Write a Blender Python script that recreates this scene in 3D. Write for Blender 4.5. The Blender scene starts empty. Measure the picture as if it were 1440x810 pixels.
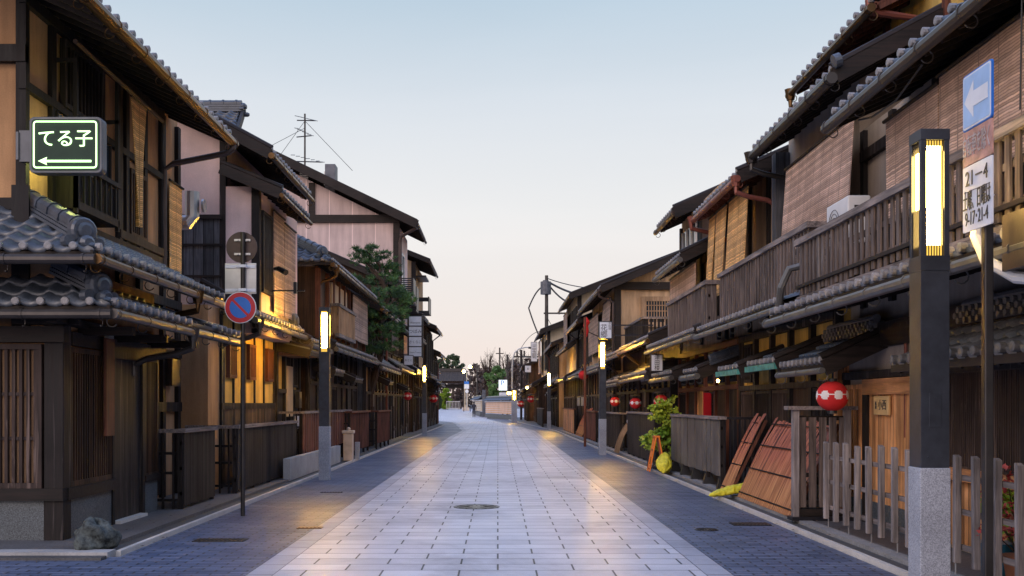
import bpy, math, random
from mathutils import Vector, Matrix
R = math.radians
random.seed(11)
SC = bpy.context.scene
COL = SC.collection

# ------------------------------------------------------------------ camera
cd = bpy.data.cameras.new('camera')
cam = bpy.data.objects.new('camera', cd); COL.objects.link(cam)
cd.lens = 36.0; cd.sensor_width = 36.0
cd.shift_x = 20/1440.0; cd.shift_y = 163/1440.0
cd.clip_start = 0.1; cd.clip_end = 3000
cam.location = (0, 0, 1.6); cam.rotation_euler = (R(90), 0, 0)
SC.camera = cam

# ------------------------------------------------------------------ world: clear dusk sky
w = bpy.data.worlds.new('World'); SC.world = w; w.use_nodes = True
nt = w.node_tree; nt.nodes.clear()
wo = nt.nodes.new('ShaderNodeOutputWorld'); bg = nt.nodes.new('ShaderNodeBackground')
sky = nt.nodes.new('ShaderNodeTexSky'); sky.sky_type = 'NISHITA'; sky.sun_disc = False
SUN_EL, SUN_ROT = R(3.0), R(200)
sky.sun_elevation = SUN_EL; sky.sun_rotation = SUN_ROT; sky.air_density = 1.0; sky.dust_density = 1.0
tcn = nt.nodes.new('ShaderNodeTexCoord'); sep = nt.nodes.new('ShaderNodeSeparateXYZ')
nt.links.new(tcn.outputs['Generated'], sep.inputs[0])
asn = nt.nodes.new('ShaderNodeMath'); asn.operation = 'ARCSINE'
nt.links.new(sep.outputs['Z'], asn.inputs[0])
mr = nt.nodes.new('ShaderNodeMath'); mr.operation = 'DIVIDE'; mr.inputs[1].default_value = math.pi/2
nt.links.new(asn.outputs[0], mr.inputs[0])
rp = nt.nodes.new('ShaderNodeValToRGB')
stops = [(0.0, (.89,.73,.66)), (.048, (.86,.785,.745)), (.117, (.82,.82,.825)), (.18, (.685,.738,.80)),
         (.239, (.50,.62,.73)), (.40, (.58,.78,1.25)), (.70, (.56,.78,1.42)), (1.0, (.52,.74,1.42))]  # stops above the frame are brightened to fill facades and paving
els = rp.color_ramp.elements
els[0].position = 0; els[0].color = (*stops[0][1], 1); els[1].position = 1; els[1].color = (*stops[-1][1], 1)
for p, c in stops[1:-1]:
    e = els.new(p); e.color = (*c, 1)
nt.links.new(mr.outputs[0], rp.inputs[0])
vm = nt.nodes.new('ShaderNodeVectorMath'); vm.operation = 'SCALE'; vm.inputs['Scale'].default_value = 0.10
nt.links.new(sky.outputs[0], vm.inputs[0])
mx = nt.nodes.new('ShaderNodeMix'); mx.data_type = 'RGBA'; mx.inputs[0].default_value = 0.03
nt.links.new(rp.outputs[0], mx.inputs[6]); nt.links.new(vm.outputs[0], mx.inputs[7])
# warm fill glow added to the unseen sky behind and left of the camera
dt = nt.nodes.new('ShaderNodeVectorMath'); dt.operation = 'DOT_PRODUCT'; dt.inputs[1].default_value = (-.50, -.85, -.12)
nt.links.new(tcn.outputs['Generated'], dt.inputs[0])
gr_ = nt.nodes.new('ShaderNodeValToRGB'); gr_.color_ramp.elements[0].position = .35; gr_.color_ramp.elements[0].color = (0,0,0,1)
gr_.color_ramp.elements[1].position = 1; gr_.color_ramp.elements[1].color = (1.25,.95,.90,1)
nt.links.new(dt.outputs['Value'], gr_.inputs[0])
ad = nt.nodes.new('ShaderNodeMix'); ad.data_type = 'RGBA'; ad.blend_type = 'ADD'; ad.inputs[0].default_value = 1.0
cn = nt.nodes.new('ShaderNodeTexNoise'); cn.inputs['Scale'].default_value = 2.2; cn.inputs['Detail'].default_value = 6; cn.inputs['Distortion'].default_value = .8
cmp_ = nt.nodes.new('ShaderNodeMapping'); cmp_.inputs['Scale'].default_value = (1, 1, 5); nt.links.new(tcn.outputs['Generated'], cmp_.inputs[0]); nt.links.new(cmp_.outputs[0], cn.inputs['Vector'])
cr_ = nt.nodes.new('ShaderNodeValToRGB'); cr_.color_ramp.elements[0].position = .35; cr_.color_ramp.elements[0].color = (.985,.985,.985,1); cr_.color_ramp.elements[1].position = .7; cr_.color_ramp.elements[1].color = (1.03,1.02,1.015,1)
nt.links.new(cn.outputs[0], cr_.inputs[0])
cm_ = nt.nodes.new('ShaderNodeMix'); cm_.data_type = 'RGBA'; cm_.blend_type = 'MULTIPLY'; cm_.inputs[0].default_value = 1.0
nt.links.new(mx.outputs[2], cm_.inputs[6]); nt.links.new(cr_.outputs[0], cm_.inputs[7])
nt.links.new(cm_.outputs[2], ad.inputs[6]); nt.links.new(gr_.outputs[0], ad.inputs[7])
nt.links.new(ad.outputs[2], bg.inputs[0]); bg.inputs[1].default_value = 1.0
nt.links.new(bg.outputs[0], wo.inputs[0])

# ------------------------------------------------------------------ weak, very soft sun (glow of the low sun)
sl = bpy.data.lights.new('sun', 'SUN'); sl.energy = 0.70; sl.angle = R(18); sl.color = (1, .80, .68)
sun = bpy.data.objects.new('sun', sl); COL.objects.link(sun)
sun.rotation_euler = (R(64), 0, R(-36))

vs = SC.view_settings
vs.view_transform = 'Standard'; vs.look = 'None'; vs.exposure = 0.10; vs.gamma = 1.0; vs.use_curve_mapping = False
SC.cycles.use_denoising = True
SC.cycles.max_bounces = 6; SC.cycles.diffuse_bounces = 3; SC.cycles.glossy_bounces = 3
SC.cycles.transmission_bounces = 3; SC.cycles.transparent_max_bounces = 6
SC.cycles.caustics_reflective = False; SC.cycles.caustics_refractive = False
SC.cycles.sample_clamp_indirect = 4

# ------------------------------------------------------------------ materials
MATS = {}
def nodemat(name):
    m = bpy.data.materials.new(name); m.use_nodes = True
    n = m.node_tree.nodes; b = n['Principled BSDF']
    return m, n, m.node_tree.links, b
def ramp(n, stops):
    r = n.new('ShaderNodeValToRGB'); e = r.color_ramp.elements
    e[0].position, e[0].color = stops[0][0], (*stops[0][1], 1)
    e[1].position, e[1].color = stops[-1][0], (*stops[-1][1], 1)
    for p, c in stops[1:-1]:
        k = e.new(p); k.color = (*c, 1)
    return r
def noise(n, l, scale, det=4, vec=None, sc=(1,1,1), rough=.55, dist=0):
    t = n.new('ShaderNodeTexCoord'); mp = n.new('ShaderNodeMapping'); mp.inputs['Scale'].default_value = sc
    l.new(t.outputs['Object'], mp.inputs[0])
    k = n.new('ShaderNodeTexNoise'); k.inputs['Scale'].default_value = scale; k.inputs['Detail'].default_value = det
    k.inputs['Roughness'].default_value = rough; k.inputs['Distortion'].default_value = dist
    l.new(mp.outputs[0], k.inputs['Vector'])
    return k
def bump(n, l, b, h, strength, dist=.01):
    k = n.new('ShaderNodeBump'); k.inputs['Strength'].default_value = strength; k.inputs['Distance'].default_value = dist
    l.new(h, k.inputs['Height']); l.new(k.outputs[0], b.inputs['Normal'])
def mixc(n, l, f, a, b, mode='MIX'):
    m = n.new('ShaderNodeMix'); m.data_type = 'RGBA'; m.blend_type = mode
    if isinstance(f, float): m.inputs[0].default_value = f
    else: l.new(f, m.inputs[0])
    for i, x in ((6, a), (7, b)):
        if isinstance(x, tuple): m.inputs[i].default_value = (*x, 1)
        else: l.new(x, m.inputs[i])
    return m.outputs[2]
def math_(n, l, op, a, b=None):
    k = n.new('ShaderNodeMath'); k.operation = op
    for i, x in enumerate((a, b)):
        if x is None: continue
        if isinstance(x, (int, float)): k.inputs[i].default_value = x
        else: l.new(x, k.inputs[i])
    return k.outputs[0]
def sca(c, f): return tuple(x*f for x in c)

def plain(name, c, rough=.5, metal=0.0, var=.25, scale=3.0, b=.15, bs=40):
    if name in MATS: return MATS[name]
    m, n, l, bs_ = nodemat(name)
    k = noise(n, l, scale, 5)
    r = ramp(n, [(.3, sca(c, 1-var)), (.7, sca(c, 1+var))]); l.new(k.outputs[0], r.inputs[0])
    l.new(r.outputs[0], bs_.inputs['Base Color'])
    bs_.inputs['Roughness'].default_value = rough; bs_.inputs['Metallic'].default_value = metal
    if b:
        k2 = noise(n, l, bs, 3); bump(n, l, bs_, k2.outputs[0], b, .004)
    MATS[name] = m; return m

def wood(name, c1, c2, axis='z', rough=.62, plank=None, wear=None):
    if name in MATS: return MATS[name]
    m, n, l, b = nodemat(name)
    s = {'x': (.06,1,1), 'y': (1,.06,1), 'z': (1,1,.05)}[axis]
    k = noise(n, l, 26, 6, sc=s, rough=.65, dist=.6)
    k1 = noise(n, l, 1.3, 4)
    r = ramp(n, [(.32, c1), (.68, c2)]); l.new(k.outputs[0], r.inputs[0])
    lo = ramp(n, [(.3, (.55,.55,.55)), (.7, (1.25,1.22,1.2))]); l.new(k1.outputs[0], lo.inputs[0])
    c = mixc(n, l, 1.0, r.outputs[0], lo.outputs[0], 'MULTIPLY')
    if wear:
        k3 = noise(n, l, 9, 6, sc=s, rough=.7, dist=1.2)
        wr = ramp(n, [(.55, (0,0,0)), (.66, (1,1,1))]); l.new(k3.outputs[0], wr.inputs[0])
        c = mixc(n, l, wr.outputs[0], c, wear)
    hgt = k.outputs[0]
    if plank:
        t = n.new('ShaderNodeTexCoord'); sp = n.new('ShaderNodeSeparateXYZ'); l.new(t.outputs['Object'], sp.inputs[0])
        if axis == 'z': co = math_(n, l, 'ADD', sp.outputs[0], sp.outputs[1])
        else: co = sp.outputs[2]
        d = math_(n, l, 'DIVIDE', co, plank)
        fr = math_(n, l, 'FRACT', d); fl = math_(n, l, 'FLOOR', d)
        wn = n.new('ShaderNodeTexWhiteNoise'); wn.noise_dimensions = '1D'; l.new(fl, wn.inputs['W'])
        tr = ramp(n, [(0, (.55,.55,.55)), (1, (1.35,1.3,1.25))]); l.new(wn.outputs[0], tr.inputs[0])
        c = mixc(n, l, 1.0, c, tr.outputs[0], 'MULTIPLY')
        gt = math_(n, l, 'GREATER_THAN', fr, .07)
        hgt = math_(n, l, 'ADD', math_(n, l, 'MULTIPLY', hgt, .3), gt)
        c = mixc(n, l, gt, (.008,.007,.006), c)
    l.new(c, b.inputs['Base Color'])
    rr = ramp(n, [(.3, (rough-.15,)*3), (.7, (rough+.15,)*3)]); l.new(k.outputs[0], rr.inputs[0]); l.new(rr.outputs[0], b.inputs['Roughness'])
    b.inputs['Specular IOR Level'].default_value = .22
    bump(n, l, b, hgt, .5, .006)
    MATS[name] = m; return m

def plaster(name, c, stain=.35, rough=.9, panel=None, scale=1.1):
    if name in MATS: return MATS[name]
    m, n, l, b = nodemat(name)
    k = noise(n, l, scale, 6, rough=.6); kf = noise(n, l, 60, 4)
    ks = noise(n, l, 3.0, 5, sc=(1,1,.12), rough=.6)
    r = ramp(n, [(.3, sca(c, .80)), (.55, c), (.75, sca(c, 1.08))]); l.new(k.outputs[0], r.inputs[0])
    st = ramp(n, [(.40, (1-stain,)*3), (.62, (1,1,1))]); l.new(ks.outputs[0], st.inputs[0])
    cc = mixc(n, l, 1.0, r.outputs[0], st.outputs[0], 'MULTIPLY')
    gr = ramp(n, [(.3, (.9,.9,.9)), (.7, (1.08,1.08,1.08))]); l.new(kf.outputs[0], gr.inputs[0])
    cc = mixc(n, l, 1.0, cc, gr.outputs[0], 'MULTIPLY')
    if panel:
        t = n.new('ShaderNodeTexCoord'); sp = n.new('ShaderNodeSeparateXYZ'); l.new(t.outputs['Object'], sp.inputs[0])
        fr = math_(n, l, 'FRACT', math_(n, l, 'DIVIDE', sp.outputs[0], panel))
        gt = math_(n, l, 'GREATER_THAN', fr, .035)
        cc = mixc(n, l, gt, sca(c, 1.3), cc)
    l.new(cc, b.inputs['Base Color']); b.inputs['Roughness'].default_value = rough
    b.inputs['Specular IOR Level'].default_value = .25
    bump(n, l, b, kf.outputs[0], .35, .006)
    MATS[name] = m; return m

def granite(name, c, sp=.35, rough=.6, scale=120, metalspeck=False):
    if name in MATS: return MATS[name]
    m, n, l, b = nodemat(name)
    k = noise(n, l, scale, 3, rough=.8); k2 = noise(n, l, 2, 4)
    r = ramp(n, [(.33, sca(c, 1-sp*1.6)), (.5, c), (.68, sca(c, 1+sp*1.4))]); l.new(k.outputs[0], r.inputs[0])
    r2 = ramp(n, [(.3, (.8,.8,.8)), (.7, (1.12,1.12,1.12))]); l.new(k2.outputs[0], r2.inputs[0])
    l.new(mixc(n, l, 1.0, r.outputs[0], r2.outputs[0], 'MULTIPLY'), b.inputs['Base Color'])
    b.inputs['Roughness'].default_value = rough
    bump(n, l, b, k.outputs[0], .3, .004)
    MATS[name] = m; return m

def tilemat(name, c1, c2, rough=.34):
    if name in MATS: return MATS[name]
    m, n, l, b = nodemat(name)
    k = noise(n, l, 2.6, 6, rough=.7); kf = noise(n, l, 45, 4)
    r = ramp(n, [(.3, c1), (.5, sca([(a+d)/2 for a, d in zip(c1, c2)], 1)), (.72, c2)]); l.new(k.outputs[0], r.inputs[0])
    fr = ramp(n, [(.3, (.7,.7,.7)), (.7, (1.25,1.25,1.25))]); l.new(kf.outputs[0], fr.inputs[0])
    l.new(mixc(n, l, 1.0, r.outputs[0], fr.outputs[0], 'MULTIPLY'), b.inputs['Base Color'])
    rr = ramp(n, [(.3, (rough-.1,)*3), (.7, (rough+.2,)*3)]); l.new(k.outputs[0], rr.inputs[0]); l.new(rr.outputs[0], b.inputs['Roughness'])
    b.inputs['Specular IOR Level'].default_value = .7
    bump(n, l, b, kf.outputs[0], .25, .004)
    MATS[name] = m; return m

def reed(name, c, per=.022, strings=.28, vert=False):
    """bamboo or reed blind: fine sticks and tying strings"""
    if name in MATS: return MATS[name]
    m, n, l, b = nodemat(name)
    t = n.new('ShaderNodeTexCoord'); sp = n.new('ShaderNodeSeparateXYZ'); l.new(t.outputs['Object'], sp.inputs[0])
    nz = noise(n, l, 5, 3)
    z = math_(n, l, 'ADD', sp.outputs[2], math_(n, l, 'MULTIPLY', nz.outputs[0], .03))
    d = math_(n, l, 'DIVIDE', z, per); fr = math_(n, l, 'FRACT', d); fl = math_(n, l, 'FLOOR', d)
    tri = math_(n, l, 'ABSOLUTE', math_(n, l, 'SUBTRACT', fr, .5))
    wn = n.new('ShaderNodeTexWhiteNoise'); wn.noise_dimensions = '1D'; l.new(fl, wn.inputs['W'])
    hor = math_(n, l, 'ADD', sp.outputs[0], sp.outputs[1])
    st = math_(n, l, 'FRACT', math_(n, l, 'DIVIDE', hor, strings))
    r = ramp(n, [(0, sca(c, .62)), (1, sca(c, 1.3))]); l.new(wn.outputs[0], r.inputs[0])
    ln = ramp(n, [(.0, (1.1,1.1,1.1)), (.36, (.9,.9,.9)), (.5, (.25,.22,.2))]); l.new(tri, ln.inputs[0])
    cc = mixc(n, l, 1.0, r.outputs[0], ln.outputs[0], 'MULTIPLY')
    k = noise(n, l, 1.6, 5, rough=.7); kr = ramp(n, [(.3, (.6,.58,.56)), (.65, (1.15,1.15,1.15))]); l.new(k.outputs[0], kr.inputs[0])
    cc = mixc(n, l, 1.0, cc, kr.outputs[0], 'MULTIPLY')
    sb = math_(n, l, 'LESS_THAN', st, .05)
    cc = mixc(n, l, sb, cc, sca(c, .45))
    l.new(cc, b.inputs['Base Color']); b.inputs['Roughness'].default_value = .85
    bump(n, l, b, math_(n, l, 'SUBTRACT', .5, tri), .8, .008)
    MATS[name] = m; return m

def brickmat(name, bw, rh, c1, c2, cm, mortar, rough, bumpd=.01, off=.5, spec=.5, speck=120, rough2=None):
    if name in MATS: return MATS[name]
    m, n, l, b = nodemat(name)
    t = n.new('ShaderNodeTexCoord')
    br = n.new('ShaderNodeTexBrick'); l.new(t.outputs['Object'], br.inputs['Vector'])
    br.inputs['Scale'].default_value = 1; br.inputs['Brick Width'].default_value = bw; br.inputs['Row Height'].default_value = rh
    br.inputs['Mortar Size'].default_value = mortar; br.inputs['Mortar Smooth'].default_value = .15; br.offset = off
    br.inputs['Bias'].default_value = 0
    br.inputs['Color1'].default_value = (*c1, 1); br.inputs['Color2'].default_value = (*c2, 1); br.inputs['Mortar'].default_value = (*cm, 1)
    k = noise(n, l, speck, 3, rough=.8); kr = ramp(n, [(.32, (.72,.72,.72)), (.68, (1.28,1.28,1.28))]); l.new(k.outputs[0], kr.inputs[0])
    k2 = noise(n, l, .55, 8, rough=.72, dist=.4); kr2 = ramp(n, [(.3, (.66,.65,.64)), (.48, (.95,.95,.95)), (.7, (1.14,1.14,1.14))]); l.new(k2.outputs[0], kr2.inputs[0])
    c = mixc(n, l, 1.0, br.outputs['Color'], kr.outputs[0], 'MULTIPLY')
    c = mixc(n, l, 1.0, c, kr2.outputs[0], 'MULTIPLY')
    l.new(c, b.inputs['Base Color'])
    rr = ramp(n, [(.3, (rough+.16,)*3), (.7, (rough-.07,)*3)]); l.new(k2.outputs[0], rr.inputs[0]); l.new(rr.outputs[0], b.inputs['Roughness'])
    b.inputs['Specular IOR Level'].default_value = spec
    h = math_(n, l, 'SUBTRACT', math_(n, l, 'MULTIPLY', k.outputs[0], .12), br.outputs['Fac'])
    k3 = noise(n, l, 3.5, 3); h = math_(n, l, 'ADD', h, math_(n, l, 'MULTIPLY', k3.outputs[0], .5))
    bump(n, l, b, h, .6, bumpd)
    MATS[name] = m; return m

def emit(name, c, s):
    if name in MATS: return MATS[name]
    m = bpy.data.materials.new(name); m.use_nodes = True; n = m.node_tree.nodes; n.clear()
    o = n.new('ShaderNodeOutputMaterial'); e = n.new('ShaderNodeEmission'); e.inputs[0].default_value = (*c, 1); e.inputs[1].default_value = s
    m.node_tree.links.new(e.outputs[0], o.inputs[0]); MATS[name] = m; return m

M = dict(
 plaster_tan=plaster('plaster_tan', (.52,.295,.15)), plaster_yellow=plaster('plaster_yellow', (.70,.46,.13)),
 plaster_pink=plaster('plaster_pink', (.60,.46,.43), stain=.2, panel=1.15, scale=.5), plaster_rose=plaster('plaster_rose', (.70,.52,.48), stain=.12),
 plaster_beige=plaster('plaster_beige', (.42,.34,.27), stain=.2), plaster_sand=plaster('plaster_sand', (.60,.41,.25), stain=.45, scale=.6),
 plaster_cream=plaster('plaster_cream', (.62,.50,.35), stain=.15), plaster_ochre=plaster('plaster_ochre', (.55,.31,.13), stain=.3),
 wood_dark=wood('wood_dark', (.007,.006,.006), (.028,.021,.019), 'z', wear=(.085,.068,.062)),
 wood_dark_y=wood('wood_dark_y', (.008,.007,.006), (.036,.025,.021), 'y'),
 wood_dark_x=wood('wood_dark_x', (.008,.007,.006), (.036,.025,.021), 'x'),
 wood_black=wood('wood_black', (.006,.005,.006), (.022,.018,.018), 'z'),
 wood_door=wood('wood_door', (.012,.010,.010), (.045,.036,.034), 'z', plank=.105, wear=(.10,.085,.08)),
 wood_brown=wood('wood_brown', (.020,.011,.008), (.085,.045,.026), 'z', plank=.15),
 wood_red=wood('wood_red', (.06,.02,.012), (.20,.075,.045), 'z'),
 wood_orange=wood('wood_orange', (.42,.16,.05), (.88,.47,.21), 'z', rough=.5, plank=.10),
 wood_orange_h=wood('wood_orange_h', (.28,.11,.04), (.70,.33,.14), 'y', rough=.5),
 wood_tan=wood('wood_tan', (.28,.17,.09), (.50,.33,.20), 'z'),
 wood_grey=wood('wood_grey', (.10,.088,.088), (.36,.32,.31), 'z', rough=.75),
 wood_grey_y=wood('wood_grey_y', (.08,.068,.065), (.32,.27,.25), 'y', rough=.75),
 wood_weather=wood('wood_weather', (.045,.036,.034), (.20,.155,.135), 'z', rough=.75, wear=(.20,.17,.155)),
 wood_weather_plank=wood('wood_weather_plank', (.03,.022,.018), (.14,.10,.08), 'z', rough=.7, plank=.16, wear=(.22,.17,.14)),
 wood_lattice=wood('wood_lattice', (.020,.013,.011), (.075,.05,.042), 'z', rough=.65, wear=(.17,.12,.10)),
 wood_clad=wood('wood_clad', (.035,.037,.045), (.12,.125,.14), 'z', rough=.7, plank=.20),
 fence_dark=wood('fence_dark', (.012,.010,.010), (.050,.041,.039), 'z', rough=.7, plank=.062),
 fence_red=wood('fence_red', (.07,.024,.016), (.22,.085,.055), 'z', rough=.65),
 fence_grey=wood('fence_grey', (.06,.055,.05), (.19,.17,.15), 'z', rough=.6),
 
 tile=tilemat('tile', (.02,.027,.040), (.075,.088,.112)), tile_old=tilemat('tile_old', (.04,.042,.048), (.16,.15,.145), rough=.45),
 cap=tilemat('cap', (.09,.095,.11), (.32,.29,.27), rough=.5),
 gutter_brass=plain('gutter_brass', (.10,.055,.022), .32, .85, .3, 6), gutter_dark=plain('gutter_dark', (.06,.052,.048), .38, .5, .3),
 gutter_grey=plain('gutter_grey', (.11,.105,.10), .45, .5, .3), copper_red=plain('copper_red', (.20,.06,.04), .4, .35, .3),
 copper_green=plain('copper_green', (.05,.22,.18), .6, .1, .5, 8), metal_black=plain('metal_black', (.022,.022,.028), .38, .5, .3),
 metal_roof=plain('metal_roof', (.10,.105,.12), .5, .4, .3), metal_brown=plain('metal_brown', (.055,.035,.03), .45, .4, .3),
 metal_light=plain('metal_light', (.42,.42,.42), .38, .7, .2), metal_pole=plain('metal_pole', (.045,.04,.038), .35, .6, .4),
 glass=plain('glass', (.03,.045,.06), .08, .0, .3, 2, b=0), shoji=plaster('shoji', (.56,.42,.28), stain=.1), paper=plain('paper', (.62,.62,.64), .7, 0, .08, 2),
 granite=granite('granite', (.34,.35,.38)), granite_dark=granite('granite_dark', (.09,.10,.105), sp=.5, scale=70),
 concrete=granite('concrete', (.24,.235,.23), sp=.15, scale=40, rough=.85), concrete_w=granite('concrete_w', (.36,.35,.34), sp=.1, scale=30, rough=.85),
 reed_brown=reed('reed_brown', (.57,.38,.285), per=.028, strings=.40), reed_grey=reed('reed_grey', (.40,.28,.22), per=.03), reed_gold=reed('reed_gold', (.80,.46,.17), per=.03, strings=.45),
 reed_dark=reed('reed_dark', (.16,.10,.07), per=.03),
 white_plastic=plain('white_plastic', (.62,.62,.63), .4, 0, .08), black_plastic=plain('black_plastic', (.02,.02,.022), .4, 0, .3),
 red_paper=plain('red_paper', (.55,.014,.014), .85, 0, .15, 6), white_paper=plain('white_paper', (.75,.68,.64), .9, 0, .06), cream_paper=plain('cream_paper', (.66,.50,.36), .6, 0, .06),
 sign_white=plain('sign_white', (.68,.69,.72), .4, 0, .08, 5), sign_blue=plain('sign_blue', (.01,.14,.52), .35, 0, .15, 4), sign_pale=plain('sign_pale', (.32,.48,.72), .4, 0, .12, 6),
 sign_red=plain('sign_red', (.50,.008,.018), .35, 0, .15, 4), sign_rust=plain('sign_rust', (.45,.24,.19), .6, 0, .45, 9), rust_letter=plain('rust_letter', (.42,.36,.34), .6, 0, .2),
 ink=plain('ink', (.03,.03,.035), .5, 0, .2), plaque=plain('plaque', (.62,.40,.17), .4, 0, .15),
 yellow_net=plain('yellow_net', (.68,.60,.03), .6, 0, .3, 14, b=.8, bs=60), orange_plastic=plain('orange_plastic', (.80,.20,.02), .45, 0, .1),
 blue_pot=plain('blue_pot', (.03,.16,.25), .3), terracotta=plain('terracotta', (.25,.09,.04), .8), cream_stone=plain('cream_stone', (.55,.44,.34), .7),
 bark=wood('bark', (.03,.02,.015), (.10,.07,.05), 'z', rough=.9), rock=granite('rock', (.06,.07,.065), sp=.6, scale=9, rough=.8),
 skin=plain('skin', (.5,.3,.22), .6), coat=plain('coat', (.02,.02,.03), .8), hair=plain('hair', (.01,.01,.01), .6),
 steel_lamp=plain('steel_lamp', (.045,.05,.062), .42, .55, .3, 5), wire=plain('wire', (.03,.03,.03), .6, b=0),
 lamp_core=emit('lamp_core', (1,.52,.055), 320), lamp_core_soft=emit('lamp_core_soft', (1,.64,.16), 60), lamp_amber=emit('lamp_amber', (1,.60,.10), 1.3), lamp_dim=emit('lamp_dim', (.75,.45,.15), .8),
 neon=emit('neon', (.62,1,.48), 2.6), p_light=emit('p_light', (.80,.92,1), 1.5), bulb=emit('bulb', (1,.62,.15), 40), bulb_green=emit('bulb_green', (1,.95,.25), 40),
 lit_amber=emit('lit_amber', (1,.55,.08), 2.2), red_glow=emit('red_glow', (.8,.25,.08), 1.0), sign_face=plain('sign_face', (.008,.028,.016), .7),
)
def skirtmat():
    m, n, l, b = nodemat('bamboo_skirt')
    k = noise(n, l, 22, 3, sc=(.05,1,.05), rough=.6); k2 = noise(n, l, 2.0, 4)
    r = ramp(n, [(.32, (.12,.045,.02)), (.5, (.30,.13,.055)), (.68, (.48,.25,.12))]); l.new(k.outputs[0], r.inputs[0])
    t = n.new('ShaderNodeTexCoord'); sp = n.new('ShaderNodeSeparateXYZ'); l.new(t.outputs['Object'], sp.inputs[0])
    h_ = math_(n, l, 'ADD', sp.outputs[2], math_(n, l, 'MULTIPLY', k2.outputs[0], .5))
    g = ramp(n, [(.55, (1.05,1,.9)), (1.0, (1.0,.62,.62))]); l.new(h_, g.inputs[0])
    l.new(mixc(n, l, 1.0, r.outputs[0], g.outputs[0], 'MULTIPLY'), b.inputs['Base Color']); b.inputs['Roughness'].default_value = .5
    k3 = noise(n, l, 40, 2, sc=(.05,1,.05)); bump(n, l, b, k3.outputs[0], .5, .006)
    M['bamboo_skirt'] = m
skirtmat()
def leafmat(name, c1, c2):
    m, n, l, b = nodemat(name)
    k = noise(n, l, 1.6, 4); r = ramp(n, [(.35, c1), (.65, c2)]); l.new(k.outputs[0], r.inputs[0])
    l.new(r.outputs[0], b.inputs['Base Color']); b.inputs['Roughness'].default_value = .6
    M[name] = m
leafmat('pine_leaf', (.010,.042,.012), (.065,.15,.028)); leafmat('green_leaf', (.14,.28,.02), (.50,.55,.04)); leafmat('red_leaf', (.30,.03,.03), (.55,.10,.08))
leafmat('far_leaf', (.03,.06,.025), (.07,.10,.04)); leafmat('spring_leaf', (.05,.12,.03), (.14,.24,.06)); leafmat('bush_leaf', (.15,.28,.02), (.35,.45,.03)); leafmat('dull_leaf', (.06,.045,.04), (.13,.08,.06))
M['pave'] = brickmat('pave', .735, .365, (.47,.46,.50), (.61,.60,.635), (.022,.022,.026), .010, .40, .008)
M['sett'] = brickmat('sett', .30, .105, (.07,.10,.175), (.15,.185,.28), (.02,.022,.027), .011, .38, .014, speck=60)
M['border'] = brickmat('border', 3.0, .60, (.34,.35,.41), (.42,.43,.48), (.03,.03,.035), .008, .42, .006)
M['walk'] = granite('walk', (.105,.10,.10), sp=.3, scale=50, rough=.6)
M['ground'] = granite('ground', (.12,.12,.13), sp=.2, scale=20, rough=.7)
M['kerb'] = granite('kerb', (.62,.58,.53), sp=.15, rough=.5); M['kerb_dark'] = granite('kerb_dark', (.07,.068,.068), sp=.3, scale=40, rough=.6)
M['tile_far'] = tilemat('tile_far', (.022,.016,.014), (.07,.055,.045), rough=.8); M['wall_far'] = plaster('wall_far', (.72,.44,.27), stain=.1)
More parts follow.
